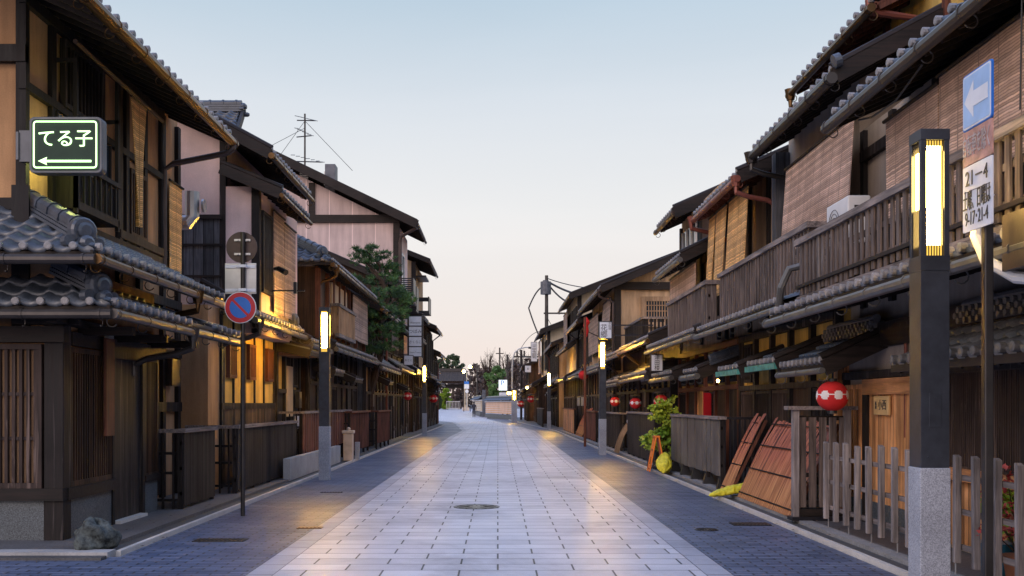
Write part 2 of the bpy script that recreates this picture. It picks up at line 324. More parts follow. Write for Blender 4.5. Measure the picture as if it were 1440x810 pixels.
# ------------------------------------------------------------------ mesh builder
class MB:
    def __init__(s): s.v = []; s.f = []; s.m = []; s.cur = 0
    def add(s, vs_, fs):
        o = len(s.v); s.v += [Vector(p) for p in vs_]
        for f in fs: s.f.append([o+i for i in f]); s.m.append(s.cur)
    def box(s, x0, x1, y0, y1, z0, z1):
        x0, x1 = sorted((x0, x1)); y0, y1 = sorted((y0, y1)); z0, z1 = sorted((z0, z1))
        s.add([(x0,y0,z0),(x1,y0,z0),(x1,y1,z0),(x0,y1,z0),(x0,y0,z1),(x1,y0,z1),(x1,y1,z1),(x0,y1,z1)],
              [(0,3,2,1),(4,5,6,7),(0,1,5,4),(1,2,6,5),(2,3,7,6),(3,0,4,7)])
    def cage(s, p):   # 8 points like box
        s.add(p, [(0,3,2,1),(4,5,6,7),(0,1,5,4),(1,2,6,5),(2,3,7,6),(3,0,4,7)])
    def beam(s, p, q, a, b, up=Vector((0,0,1))):
        p, q = Vector(p), Vector(q); d = (q-p).normalized()
        u = up - d*up.dot(d)
        if u.length < 1e-4: u = Vector((0,1,0)) - d*d.y
        u.normalize(); w_ = d.cross(u).normalized()
        a /= 2; b /= 2
        r = []
        for base in (p, q):
            r += [base - w_*a - u*b, base + w_*a - u*b, base + w_*a + u*b, base - w_*a + u*b]
        s.add(r, [(0,3,2,1),(4,5,6,7),(0,1,5,4),(1,2,6,5),(2,3,7,6),(3,0,4,7)])
    def tube(s, path, r, n=8, close=True):
        path = [Vector(p) for p in path]; rings = []
        rs = r if isinstance(r, (list, tuple)) else [r]*len(path)
        u = None
        for i, p in enumerate(path):
            d = (path[min(i+1, len(path)-1)] - path[max(i-1, 0)]).normalized()
            if u is None:
                u = Vector((0,0,1)) - d*d.z
                if u.length < 1e-3: u = Vector((1,0,0)) - d*d.x
            else: u = u - d*u.dot(d)
            u.normalize(); w_ = d.cross(u)
            rings.append([p + (u*math.cos(2*math.pi*k/n) + w_*math.sin(2*math.pi*k/n))*rs[i] for k in range(n)])
        o = []; f = []
        for rg in rings: o += rg
        for i in range(len(rings)-1):
            for k in range(n):
                a = i*n+k; b = i*n+(k+1) % n
                f.append((a, b, b+n, a+n))
        if close: f.append(tuple(range(n))[::-1]); f.append(tuple((len(rings)-1)*n+k for k in range(n)))
        s.add(o, f)
    def lathe(s, prof, c, n=24, axis='z'):
        c = Vector(c); o = []; f = []
        for r, h in prof:
            for k in range(n):
                a = 2*math.pi*k/n
                v = Vector((r*math.cos(a), r*math.sin(a), h))
                if axis == 'y': v = Vector((v.x, v.z, v.y))
                if axis == 'x': v = Vector((v.z, v.x, v.y))
                o.append(c+v)
        for i in range(len(prof)-1):
            for k in range(n):
                a = i*n+k; b = i*n+(k+1) % n; f.append((a, b, b+n, a+n))
        f.append(tuple(range(n))[::-1]); f.append(tuple((len(prof)-1)*n+k for k in range(n)))
        s.add(o, f)
    def prism(s, pts, depth):   # pts: 3d polygon, depth: vector
        n = len(pts); pts = [Vector(p) for p in pts]; d = Vector(depth)
        s.add(pts + [p+d for p in pts], [tuple(range(n))[::-1], tuple(range(n, 2*n))] + [(i, (i+1) % n, n+(i+1) % n, n+i) for i in range(n)])
    def build(s, name, mat, parent=None, smooth=False, loc=None, bevel=0):
        me = bpy.data.meshes.new(name)
        off = Vector((0,0,0))
        if parent is not None:
            r = parent
            while r.parent: r = r.parent
            off = r.location.copy()
        elif loc is not None: off = Vector(loc)
        me.from_pydata([tuple(v-off) for v in s.v], [], s.f)
        mats = mat if isinstance(mat, list) else [mat]
        for m_ in mats: me.materials.append(M[m_] if isinstance(m_, str) else m_)
        if len(mats) > 1 and len(s.m) == len(s.f):
            me.polygons.foreach_set('material_index', s.m)
        if smooth: me.polygons.foreach_set('use_smooth', [smooth is True or k_ == 0 for k_ in s.m] if smooth == 'first' else [True]*len(me.polygons))
        me.update()
        o = bpy.data.objects.new(name, me); COL.objects.link(o)
        if parent is not None: o.parent = parent
        elif loc is not None: o.location = loc
        if bevel:
            b = o.modifiers.new('bevel', 'BEVEL'); b.width = bevel; b.segments = 2; b.limit_method = 'ANGLE'; b.angle_limit = R(50)
        if smooth == 'auto':
            pass
        return o

def tag(o, label=None, cat=None, group=None, kind=None):
    if label: o['label'] = label
    if cat: o['category'] = cat
    if group: o['group'] = group
    if kind: o['kind'] = kind
    return o
def thing(name, label, cat, loc, group=None):
    o = bpy.data.objects.new(name, None); COL.objects.link(o); o.location = loc
    o.empty_display_size = .2
    return tag(o, label, cat, group)
def copy_thing(o, loc, label=None, parent=None):
    c = o.copy(); COL.objects.link(c)
    if parent is None: c.location = loc
    else: c.parent = parent
    if label: c['label'] = label
    for ch in [x for x in o.children]: copy_thing(ch, None, None, c)
    return c
def text_mb(body, size, c, face='-y', ext=.003, mat='ink', parent=None, name='lettering', vertical=False, sy=1.0, sx=1.0, flip=False):
    """writing as a thin solid mesh; face = direction it faces"""
    cu = bpy.data.curves.new(name, 'FONT'); cu.body = '\n'.join(body) if vertical else body
    cu.size = size; cu.align_x = 'CENTER'; cu.align_y = 'CENTER'; cu.extrude = ext
    if vertical: cu.space_line = .95
    o = bpy.data.objects.new('tmp', cu); COL.objects.link(o)
    dg = bpy.context.evaluated_depsgraph_get(); dg.update()
    me = bpy.data.meshes.new_from_object(o.evaluated_get(dg)); bpy.data.objects.remove(o)
    rz = {'-y': 0, '-x': R(-90), '+x': R(90), '+y': R(180)}[face]
    off = Vector((0,0,0))
    if parent is not None:
        r = parent
        while r.parent: r = r.parent
        off = r.location.copy()
    T = Matrix.Translation(Vector(c)-off) @ Matrix.Rotation(rz, 4, 'Z') @ Matrix.Rotation(R(90), 4, 'X') @ Matrix.Diagonal((sx, sy, 1, 1))
    me.transform(T); me.materials.clear(); me.materials.append(M[mat])
    t = bpy.data.objects.new(name, me); COL.objects.link(t)
    if parent is not None: t.parent = parent
    return t

WAVE = [(0, 0), (.12, .03), (.24, .042), (.36, .03), (.50, 0), (.76, -.014)]
def tile_patch(mb, E0, E1, T0, T1, pitch=.27, row=.24, caps=True, capmb=None, capr=.045):
    E0, E1, T0, T1 = map(Vector, (E0, E1, T0, T1))
    L = (E1-E0).length; d = (E1-E0)/L
    a0 = (T0-E0).dot(d); a1 = (T1-E1).dot(d)
    S = (T0-E0) - d*a0
    N = d.cross(S).normalized()
    if N.z < 0: N = -N
    n = max(1, round(L/pitch)); pit = L/n; mrow = max(1, round(S.length/row))
    us = []
    for i in range(n):
        for p, h in WAVE: us.append(((i+p)*pit, h))
    us.append((L, 0))
    lo_all, hi_all = min(0, a0), max(L, L+a1)
    if a0 < 0 or a1 > 0:   # widening upwards not used
        pass
    K = len(us)
    for j in range(mrow):
        t0, t1 = j/mrow, (j+1)/mrow
        rows = []
        for t, lift in ((t0, -.02), (t0, .028), (t1+.001, .0)):
            lo, hi = a0*t, L+a1*t
            jit = random.uniform(-.007, .007)
            rows.append([E0 + d*min(max(u, lo), hi) + S*t + N*(h+lift+jit) for u, h in us])
        vs_ = rows[0]+rows[1]+rows[2]; f = []
        for k in range(K-1):
            for q in (0, 1):
                a, b = q*K+k, q*K+k+1
                if (vs_[a]-vs_[b]).length < 1e-4 and (vs_[a+K]-vs_[b+K]).length < 1e-4: continue
                f.append((a, b, b+K, a+K))
        mb.add(vs_, f)
    if capmb is not None:
        out = -S.copy(); out.z = 0; out.normalize(); capmb.cur = 1
        for i in range(n):
            c = E0 + d*((i+.24)*pit) + N*.045
            capmb.tube([c - out*.02, c + out*.035, c+out*.042], [capr, capr, capr*.72], 10)
        capmb.cur = 0
    return N

class House:
    def __init__(h, s, name, label, y, dx=0, cat='house', x0=5.2):
        h.s = s; h.dx = dx
        h.root = thing(name, label, cat, (s*x0+dx, y, 0))
    def X(h, x): return h.s*x + h.dx
    def P(h, x, y, z): return Vector((h.s*x+h.dx, y, z))
    def box(h, mb, xa, xb, ya, yb, za, zb): mb.box(h.X(xa), h.X(xb), ya, yb, za, zb)
    def part(h, name, mat, *boxes, parent=None, bevel=0):
        o = None
        for b in boxes:
            mb = MB(); h.box(mb, *b); o = mb.build(name, mat, parent or h.root, bevel=bevel)
        return o
    def body(h, y0, y1, prof, mat='plaster_tan'):
        mb = MB(); mb.prism([h.P(x, y0, z) for x, z in prof], (0, y1-y0, 0))
        return mb.build('wall', mat, h.root)
    def roof(h, xe, ze, xt, zt, y0, y1, hip0=0, hip1=0, tiles='tile', gut='gutter_dark', raft=True, barge=True, pitch=.27, row=.25,
             gy=None, down=None, wood_='wood_dark_y', name='roof', capm='cap', gr=.06, thick=.09):
        """one pitched slope: eave line at |x|=xe, top line at |x|=xt"""
        E0, E1, T0, T1 = h.P(xe, y0, ze), h.P(xe, y1, ze), h.P(xt, y0+hip0, zt), h.P(xt, y1-hip1, zt)
        mb = MB()
        if tiles.startswith('tile'):
            N = tile_patch(mb, E0, E1, T0, T1, pitch, row, capmb=mb)
            r = mb.build(name, [tiles, capm], h.root, smooth='first')
        else:
            N = (E1-E0).cross(T0-E0).normalized()
            if N.z < 0: N = -N
            mb.cage([E0, E1, T1, T0, E0+N*.04, E1+N*.04, T1+N*.04, T0+N*.04])
            k = max(1, round((y1-y0)/.4))
            for i in range(k+1):
                t = i/k; a = E0.lerp(E1, t)+N*.05; b = T0.lerp(T1, t)+N*.05
                mb.beam(a, b, .03, .035, N)
            r = mb.build(name, tiles, h.root)
        # eave boarding and rafters
        eb = MB(); th = .03
        A = [E0, E1, T1, T0]
        eb.cage([p-N*(.03+th) for p in A] + [p-N*.03 for p in A])
        if raft:
            S = T0-E0; S = Vector((S.x, 0, S.z)); k = max(2, round((y1-y0)/.36))
            for i in range(k+1):
                y = y0+.03+(y1-y0-.06)*i/k
                t = 1.0
                if hip0 and y < y0+hip0: t = min(t, (y-y0)/hip0)
                if hip1 and y > y1-hip1: t = min(t, (y1-y)/hip1)
                if t < .08: continue
                p = Vector((E0.x, y, E0.z)) - N*(.03+th+.035) + S.normalized()*.03
                eb.beam(p, p+S*(t*.97), .05, .07, N)
        eb.beam(E0-N*.05, E1-N*.05, .03, thick, Vector((0,0,1)))
        eb.build('eave_boards', wood_, r)
        if barge and not hip0:
            bm = MB()
            for yy, s_ in ((y0-.02, -1),):
                a, b = h.P(xe-.02, yy, ze-.07), h.P(xt, yy, zt-.07)
                bm.beam(a, b, .05, .20, N)
                kb = 0
                bm.tube([h.P(xe-.04, yy+.08, ze+.06), h.P(xt, yy+.08, zt+.06)], .065, 8)
            bm.build('bargeboard', ['wood_dark_x'], r)
        if gut:
            g = MB(); off = .03
            gx = xe-off-gr*.4
            zg = ze-.10
            ya, yb = (y0-.05, y1+.03) if gy is None else gy
            g.tube([h.P(gx, ya, zg), h.P(gx, yb, zg-.01)], gr, 10)
            k = max(1, round((yb-ya)/.95))
            for i in range(k+1):
                y = ya+.1+(yb-ya-.2)*i/k
                g.tube([h.P(gx, y-.012, zg), h.P(gx, y+.012, zg)], gr*1.13, 10)
                loop = [h.P(gx+gr*.9+.05*math.sin(a)*1.2, y, zg-gr*.4-.055+.06*math.cos(a)) for a in [x*math.pi/6 for x in range(0, 9)]]
                g.tube(loop, .007, 5)
            gg = g.build('gutter', gut, r, smooth=False)
            if down:
                # down: (y, xwall, zbottom)
                y, xw, zb = down
                d_ = MB()
                d_.tube([h.P(gx, y, zg+.06), h.P(gx, y, zg-.12)], [gr*1.7, gr*1.1], 8)
                d_.tube([h.P(gx, y, zg-.1), h.P(gx, y, zg-.22), h.P(gx+(xw-gx)*.3, y, zg-.30), h.P(gx+(xw-gx)*.75, y, zg-.36), h.P(xw-.02, y, zg-.45), h.P(xw-.02, y, zg-.6), h.P(xw-.02, y, zb)], .045, 8)
                d_.build('downpipe', gut, h.root, smooth=False)
        return r
    def ridge(h, a, b, w_=.22, hh=.2, mat='tile', end=True, parent=None, r=.085, orn=1.0):
        """ridge from point a to point b (b = lower or outer end with the end tile)"""
        a, b = h.P(*a), h.P(*b)
        mb = MB(); d = (b-a).normalized()
        for i in range(3):
            z = Vector((0,0,hh*(i+.5)/4))
            mb.beam(a+z, b+z, w_*(1-.12*i), hh/4*.8)
        top = Vector((0,0,hh*.78+r*.3))
        mb.tube([a+top, b+top], r, 10)
        L = (b-a).length; k = max(1, int(L/.3))
        for i in range(1, k+1):
            p = a+d*(L*i/(k+.4))+top; mb.tube([p-d*.02, p+d*.02], r*1.17, 10)
        if end:
            c = b+Vector((0,0,hh*.6)); 
            dh = Vector((d.x, d.y, 0)).normalized()
            q = .15*orn
            mb.tube([c-dh*.03, c+dh*.06], [q, q], 16)
            mb.tube([c+dh*.06, c+dh*.085], [q, q*.85], 16)
            mb.tube([c+dh*.06, c+dh*.11, c+dh*.12], [q*.62, q*.6, q*.4], 14)
            sd = Vector((-dh.y, dh.x, 0))
            for sg in (-1, 1):
                e = c+sd*sg*q*1.1-Vector((0,0,q*.8)); mb.tube([e-dh*.03, e+dh*.07], q*.42, 10)
                e = c+sd*sg*q*.75-Vector((0,0,q*1.15)); mb.tube([e-dh*.03, e+dh*.05], q*.5, 10)
            # rounded end tile in front
            e = b+dh*.14-Vector((0,0,.04)); mb.tube([e-dh*.15, e, e+dh*.04], [q*.6, q*.6, q*.35], 12)
        return mb.build('ridge', mat, parent or h.root, smooth=False)
    def rail(h, x, y0, y1, z0, z1, pitch=.16, sw=.085, mat='wood_weather', ret=.6, seed=1, lean=.0, top=.05):
        rnd = random.Random(seed)
        mb = MB(); y = y0+.05
        while y < y1-.04:
            k = rnd.uniform(-.008, .008); l_ = rnd.uniform(-.02, .02)
            ww = sw*rnd.uniform(.85, 1.1)
            mb.cage([h.P(x, y-ww/2, z0+l_), h.P(x, y+ww/2, z0+l_), h.P(x+.022, y+ww/2, z0+l_), h.P(x+.022, y-ww/2, z0+l_),
                     h.P(x+k, y-ww/2+k, z1-.03), h.P(x+k, y+ww/2+k, z1-.03), h.P(x+.022+k, y+ww/2+k, z1-.03), h.P(x+.022+k, y-ww/2+k, z1-.03)])
            y += pitch*rnd.uniform(.93, 1.07)
        for zz in (z0+.12, z1-.28): h.box(mb, x+.024, x+.07, y0, y1, zz, zz+.06)
        k = max(2, round((y1-y0)/1.3))
        for i in range(k+1):
            yy = y0+(y1-y0-.09)*i/k; h.box(mb, x+.03, x+.12, yy, yy+.09, z0-.05, z1-.02)
        if ret:
            for ye in (y0,):
                xx = x+.12
                while xx < x+ret: h.box(mb, xx, xx+.07, ye, ye+.02, z0, z1-.03); xx += .13
                h.box(mb, x, x+ret, ye+.022, ye+.06, z0+.12, z0+.18)
        p = mb.build('balcony', mat, h.root)
        t = MB(); h.box(t, x-.04, x+.11, y0-.06, y1+.03, z1-.03, z1+top)
        if ret: h.box(t, x+.11, x+ret, y0-.06, y0+.06, z1-.03, z1+top-.004)
        h.box(t, x-.015, x+.09, y0-.03, y1, z0-.11, z0-.01)
        t.build('handrail', 'wood_grey_y', p)
        return p
    def lattice(h, x, y0, y1, z0, z1, pitch=.075, bar=.03, back='shoji', mat='wood_dark', nh=3, front=False, name='lattice_window', dep=.05):
        """vertical bars in front of a panel; front=True: faces the camera (x0..x1 in y0,y1; plane y = x)"""
        mb = MB(); bk = MB()
        if front:
            def bx(m_, a, b, c0, c1, e, f_): m_.box(h.X(a), h.X(b), x+c0, x+c1, e, f_)
            bx(bk, y0, y1, -.01, .0, z0, z1)
        else:
            def bx(m_, a, b, c0, c1, e, f_): h.box(m_, x+c0, x+c1, a, b, e, f_)
            bx(bk, y0, y1, -.01, 0, z0, z1)
        n = max(2, round((y1-y0)/pitch))
        for i in range(n+1):
            y = y0+bar/2+(y1-y0-bar)*i/n
            bx(mb, y-bar/2, y+bar/2, -dep-.015, -.015, z0, z1)
        for i in range(nh):
            z = z0+(z1-z0)*(i+1)/(nh+1)
            bx(mb, y0, y1, -dep+.01, -.012, z-.02, z+.02)
        fr = .06
        for z in (z0-fr, z1): bx(mb, y0-fr, y1+fr, -dep-.03, -.002, z, z+fr)
        for y in (y0-fr, y1): bx(mb, y, y+fr, -dep-.028, -.003, z0+.001, z1-.001)
        o = mb.build(name, mat, h.root); bk.build('panel', back, o)
        return o
    def posts(h, x, ys, z0, z1, w_=.12, d=.05, beams=(), y0=None, y1=None, mat='wood_dark'):
        mb = MB()
        for y in ys: h.box(mb, x-d, x+.02, y-w_/2, y+w_/2, z0, z1)
        for z, hh in beams: h.box(mb, x-d-.012, x+.018, y0, y1, z-hh/2, z+hh/2)
        return mb.build('timber_frame', mat, h.root)
    def frontage(h, x, y0, y1, z1, kinds, seed=0, z0=.08, base='granite_dark', up='plaster_yellow', wood_='wood_dark', zt=2.0):
        rnd = random.Random(seed); n = len(kinds); w_ = (y1-y0)/n
        ys = [y0+w_*i for i in range(n+1)]
        h.posts(x, ys, z0-.03, z1, .13, .10, beams=((zt, .10), (z1-.06, .12)), y0=y0, y1=y1, mat=wood_)
        for i, k in enumerate(kinds):
            a, b = ys[i]+.07, ys[i+1]-.07
            if k == 'L':
                h.part('plinth', base, (x-.07, x, a, b, z0-.02, z0+.32)); h.part('sill', 'wood_dark_y', (x-.11, x, a, b, z0+.322, z0+.44))
                h.lattice(x, a+.065, b-.065, z0+.51, zt-.12, rnd.choice((.06,.075)), .028, back=rnd.choice(('shoji','wood_black','wood_black')), mat=rnd.choice(('wood_dark','wood_lattice')), nh=rnd.choice((1,2,3)))
            elif k == 'D':
                h.part('door', rnd.choice(('wood_door','wood_brown')), (x-.04, x, a, b, z0, zt-.05)); 
            elif k == 'W':
                h.part('boarding', 'wood_brown' if rnd.random() < .6 else 'wood_door', (x-.05, x, a, b, z0, zt-.05))
            elif k == 'O':
                h.part('boarding', 'wood_orange', (x-.05, x, a, b, z0+.3, zt-.05)); h.part('plinth', base, (x-.06, x, a, b, z0-.02, z0+.298))
            elif k == 'P':
                h.part('boarding', 'wood_brown', (x-.05, x, a, b, z0, z0+.95)); h.part('wall_panel', up, (x-.02, x, a, b, z0+.951, zt-.05))
            elif k == 'S':
                h.part('boarding', 'wood_brown', (x-.05, x, a, b, z0, z0+.55)); h.lattice(x, a+.065, b-.065, z0+.63, zt-.13, .16, .022, back='shoji', nh=4)
            elif k == 'N':
                pass
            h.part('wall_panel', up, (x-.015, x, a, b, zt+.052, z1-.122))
            if rnd.random() < .55 and z1-zt > .55:
                c = (a+b)/2; h.lattice(x-.017, c-.22, c+.22, zt+.17, z1-.24, .06, .022, back='wood_black', nh=0, dep=.03, name='small_window')
def blind(name, label, s, x, y0, y1, z0, z1, mat, group=None, tilt=0.0, dx=0, taper=0.0, wav=.012, cuts=0, cat='bamboo blind', slack=0):
    """hanging reed blind facing the street: thin solid sheet with gentle waves"""
    t = thing(name, label, cat, (s*x+dx, (y0+y1)/2, z0), group)
    mb = MB(); nu, nv = 14, 10; th = .012
    rnd = random.Random(hash(label) % 999 if False else len(label)*7+int(y0*10)); ph = rnd.uniform(0, 6)
    def pt(i, j, o):
        u, v = i/nu, j/nv
        ya = y0+taper*(1-v)*.5*(y1-y0); yb = y1-taper*(1-v)*.5*(y1-y0)
        z = z0+(z1-z0)*v - slack*math.sin(u*math.pi*1.0+ph)*(1-v)
        xx = x - tilt*(1-v) + wav*math.sin(u*9+ph)*(1.2-v) + o
        return Vector((s*xx+dx, ya+(yb-ya)*u, z))
    g = [[pt(i, j, 0) for i in range(nu+1)] for j in range(nv+1)]
    k = [[pt(i, j, th) for i in range(nu+1)] for j in range(nv+1)]
    W = nu+1; o = [p for r in g for p in r]+[p for r in k for p in r]; H_ = W*(nv+1); f = []
    for j in range(nv):
        for i in range(nu):
            a = j*W+i; f.append((a, a+1, a+1+W, a+W)); f.append((H_+a, H_+a+W, H_+a+1+W, H_+a+1))
    for j in range(nv):
        for e in (0, nu): a = j*W+e; f.append((a, a+W, H_+a+W, H_+a))
    for i in range(nu):
        for e in (0, nv*W): a = e+i; f.append((a, a+1, H_+a+1, H_+a))
    mb.add(o, f); mb.build('sheet', mat, t)
    b = MB(); b.tube([Vector((s*(x-.01)+dx, y0-.03, z1)), Vector((s*(x-.01)+dx, y1+.03, z1))], .022, 8)
    b.build('top_rod', 'wood_dark_y', t)
    return t
# ================================================================== SETTING
def gz(y):
    t = min(1, max(0, (y-112)/60.0)); return .66*t*t*(3-2*t)
def lerp_poly(P, y):
    for (y0, x0), (y1, x1) in zip(P, P[1:]):
        if y0 <= y <= y1:
            t = (y-y0)/(y1-y0); t = t*t*(3-2*t) if y0 > 50 and y1-y0 < 30 else t
            return x0+(x1-x0)*t
    return P[0][1] if y < P[0][0] else P[-1][1]
def strip(name, mat, fa, fb, ys, z, nx=1):
    v = []; f = []
    for y in ys:
        a, b = fa(y), fb(y)
        for k in range(nx+1): v.append((a+(b-a)*k/nx, y, gz(y)+z))
    W = nx+1
    for j in range(len(ys)-1):
        for k in range(nx): i = j*W+k; f.append((i, i+1, i+1+W, i+W))
    mb = MB(); mb.add(v, f); o = mb.build(name, mat); return tag(o, kind='structure')
YS = [-8, 2, 10, 20, 30, 40, 50]+[52+i*1.5 for i in range(90)]+[200, 260, 400, 900]
strip('ground', 'ground', lambda y: -700, lambda y: 700, [-60, -8, 100]+[112+i*4 for i in range(16)]+[200, 400, 1500], -.02, 2)
PL = [(-8, -2.10), (50, -2.10), (61, -1.9), (68, -2.3), (78, -2.9), (88, -3.6), (96, -5.2), (102, -9), (106, -22), (900, -22)]
PR = [(-8, 1.95), (50, 1.95), (60, 1.95), (68, 1.55), (76, 1.05), (88, .05), (98, -.55), (108, -1.2), (900, -1.2)]
pl = lambda y: lerp_poly(PL, y)
pr = lambda y: lerp_poly(PR, y)
bw = .25
YC = [y for y in YS if y <= 232]
strip('paving_centre', 'pave', pl, lambda y: min(pr(y), 900) if y < 120 else 12, YC, 0.0, 1)
strip('paving_edge', 'border', lambda y: pl(y)-bw, lambda y: pl(y)-.008, [y for y in YC if y <= 104], 0.0)
strip('paving_edge', 'border', lambda y: pr(y)+.008, lambda y: pr(y)+bw, [y for y in YC if y <= 110], 0.0)
KL, KR = -4.0, 3.78
def kr(y):
    return KR-.0075*(y-8) if y < 60 else (3.39-(y-60)*.055 if y < 90 else 1.74-(y-90)*.05)
def kl(y): return KL if y < 76 else KL-(y-76)**1.5*.09
YM = [y for y in YS if 10 < y <= 60]; YM = [10.75]+[y for y in YM if y > 11]
strip('road_setts', 'sett', lambda y: -40, lambda y: pl(y)-bw-.008, [-8, 2, 6, 10.7], 0.0)
YL = [10.7, 15, 20, 30, 40, 50]+[y for y in YS if 50 < y <= 104]
strip('road_setts', 'sett', lambda y: kl(y)+.04, lambda y: pl(y)-bw-.008, YL, 0.0)
YR = [-8, 2, 10, 20, 30, 40, 50]+[y for y in YS if 50 < y <= 110]
strip('road_setts', 'sett', lambda y: pr(y)+bw+.008, lambda y: kr(y)-.04, YR, 0.0)
# kerbs: pale thin stone edge, dark drain channel, footway behind
def kerbline(name, mat, f0, f1, ys, z0, z1):
    mb = MB()
    for a, b in zip(ys, ys[1:]):
        mb.cage([(f0(a), a, gz(a)+z0), (f1(a), a, gz(a)+z0), (f1(b), b, gz(b)+z0), (f0(b), b, gz(b)+z0),
                 (f0(a), a, gz(a)+z1), (f1(a), a, gz(a)+z1), (f1(b), b, gz(b)+z1), (f0(b), b, gz(b)+z1)])
    return tag(mb.build(name, mat), kind='structure')
KY = [10.85]+YL[1:-6]; 
kerbline('kerb', 'kerb', lambda y: kl(y)-.05, lambda y: kl(y)+.005, KY, -.05, .045)
kerbline('kerb_channel', 'kerb_dark', lambda y: kl(y)-.27, lambda y: kl(y)-.052, KY, -.05, .012)
kerbline('kerb_slab', 'walk', lambda y: kl(y)-.46, lambda y: kl(y)-.272, KY, -.05, .058)
strip('footway', 'walk', lambda y: -12, lambda y: kl(y)-.461, KY, .05)
kerbline('kerb', 'kerb', lambda y: kr(y)-.005, lambda y: kr(y)+.05, YR[:-4], -.05, .045)
kerbline('kerb_channel', 'kerb_dark', lambda y: kr(y)+.052, lambda y: kr(y)+.25, YR[:-4], -.05, .012)
kerbline('kerb_slab', 'concrete', lambda y: kr(y)+.252, lambda y: kr(y)+.42, YR[:-4], -.05, .056)
strip('footway', 'walk', lambda y: kr(y)+.421, lambda y: 14, YR[:-4], .05)
mb = MB(); mb.box(-14, -4.05, 10.62, 10.85, -.05, .06); tag(mb.build('kerb_slab', 'concrete_w'), kind='structure')
mb = MB(); mb.box(-14, -4.05, 10.45, 10.6, -.05, .03); tag(mb.build('kerb_channel', 'kerb_dark'), kind='structure')

def manhole(x, y, r, label, rect=None, mat='metal_pole'):
    mb = MB()
    if rect:
        mb.box(x-rect[0]/2, x+rect[0]/2, y-rect[1]/2, y+rect[1]/2, .001, .009)
        k = int(rect[0]/.05)
        for i in range(k): mb.box(x-rect[0]/2+.02+i*.05, x-rect[0]/2+.045+i*.05, y-rect[1]/2+.02, y+rect[1]/2-.02, .009, .014)
    else:
        mb.lathe([(r, .001), (r, .008), (r*.94, .010), (r*.92, .006), (r*.3, .006), (.28*r, .009), (.01, .009)], (x, y, 0), 36)
        for i in range(12):
            a = i*math.pi/6; mb.beam((x+.35*r*math.cos(a), y+.35*r*math.sin(a), .008), (x+.85*r*math.cos(a), y+.85*r*math.sin(a), .008), .02, .006)
    o = mb.build('manhole_cover', mat, None, loc=(x, y, 0)); tag(o, label, 'manhole cover')
manhole(-.33, 15.9, .36, 'round iron manhole cover in the pale paving mid street')
manhole(-2.42, 13.2, 0, 'small brass drain plate on the left edge of the pale paving', rect=(.32,.16), mat='gutter_brass')
manhole(3.35, 13.6, 0, 'dark drain grating in the setts beside the right kerb near the bamboo skirting', rect=(.5,.3))
manhole(2.65, 13.0, .15, 'small round valve cover in the right band of setts')
manhole(-3.25, 12.0, 0, 'dark drain grating in the setts beside the rock', rect=(.6,.25))
manhole(-3.0, 18.5, 0, 'narrow metal plate in the setts before the yellow lit left lamp', rect=(.4,.1))
manhole(4.55, 13.2, 0, 'dark square cover in the footway beside the picket fence end', rect=(.4,.3))

# ================================================================== LEFT HOUSES
def roof4(h, E0, E1, T0, T1, name='roof', tiles='tile', gut='gutter_dark', pitch=.27, capm='cap', gr=.055, gext=.04, raft=True, row=.24, capr=.045):
    E0, E1, T0, T1 = map(Vector, (E0, E1, T0, T1))
    mb = MB(); N = tile_patch(mb, E0, E1, T0, T1, pitch, row, capmb=mb, capr=capr)
    r = mb.build(name, [tiles, capm], h.root, smooth='first')
    eb = MB(); A = [E0, E1, T1, T0]; eb.cage([p-N*.07 for p in A]+[p-N*.035 for p in A])
    d = (E1-E0).normalized(); S = (T0-E0)-d*(T0-E0).dot(d)
    L = (E1-E0).length
    if raft:
        k = max(2, round(L/.36)); a0 = (T0-E0).dot(d); a1 = -(T1-E1).dot(d)
        for i in range(k+1):
            u = .03+(L-.06)*i/k; t = 1
            if a0 > 0 and u < a0: t = u/a0
            if a1 > 0 and u > L-a1: t = min(t, (L-u)/a1)
            if t < .1: continue
            p = E0+d*u-N*.1; eb.beam(p, p+S*t*.97, .05, .06, N)
    eb.beam(E0-N*.06, E1-N*.06, .03, .09); eb.build('eave_boards', 'wood_dark_y', r)
    if gut:
        out = -S.copy(); out.z = 0; out.normalize()
        g = MB(); a = E0+out*.06-Vector((0,0,.10))-d*gext; b = E1+out*.06-Vector((0,0,.105))+d*gext
        g.tube([a, b], gr, 10); k = max(1, round(L/.9))
        for i in range(k+1):
            p = a.lerp(b, (i+.15)/(k+.3)); g.tube([p-d*.012, p+d*.012], gr*1.14, 10)
            up = Vector((0,0,1)); g.tube([p-up*(gr*.6)-out*(gr*.6)+(-up*(1-math.cos(q))*.05 - out*math.sin(q)*.04) for q in [x*math.pi/6 for x in range(8)]], .006, 5)
        g.build('gutter', gut, r)
    return r

# ---- L1 corner house
h = House(-1, 'corner_house', 'dark timbered corner house with two tiers of tiled roof under a glowing neon sign', 11.7, x0=5.0)
h.body(12.1, 17.9, [(5.6,0),(5.6,6.55),(9.6,8.4),(13,6.7),(13,0)], 'plaster_tan')
h.part('entrance_block', 'plaster_tan', (5.02, 12, 11.72, 14.95, 0, 3.2))
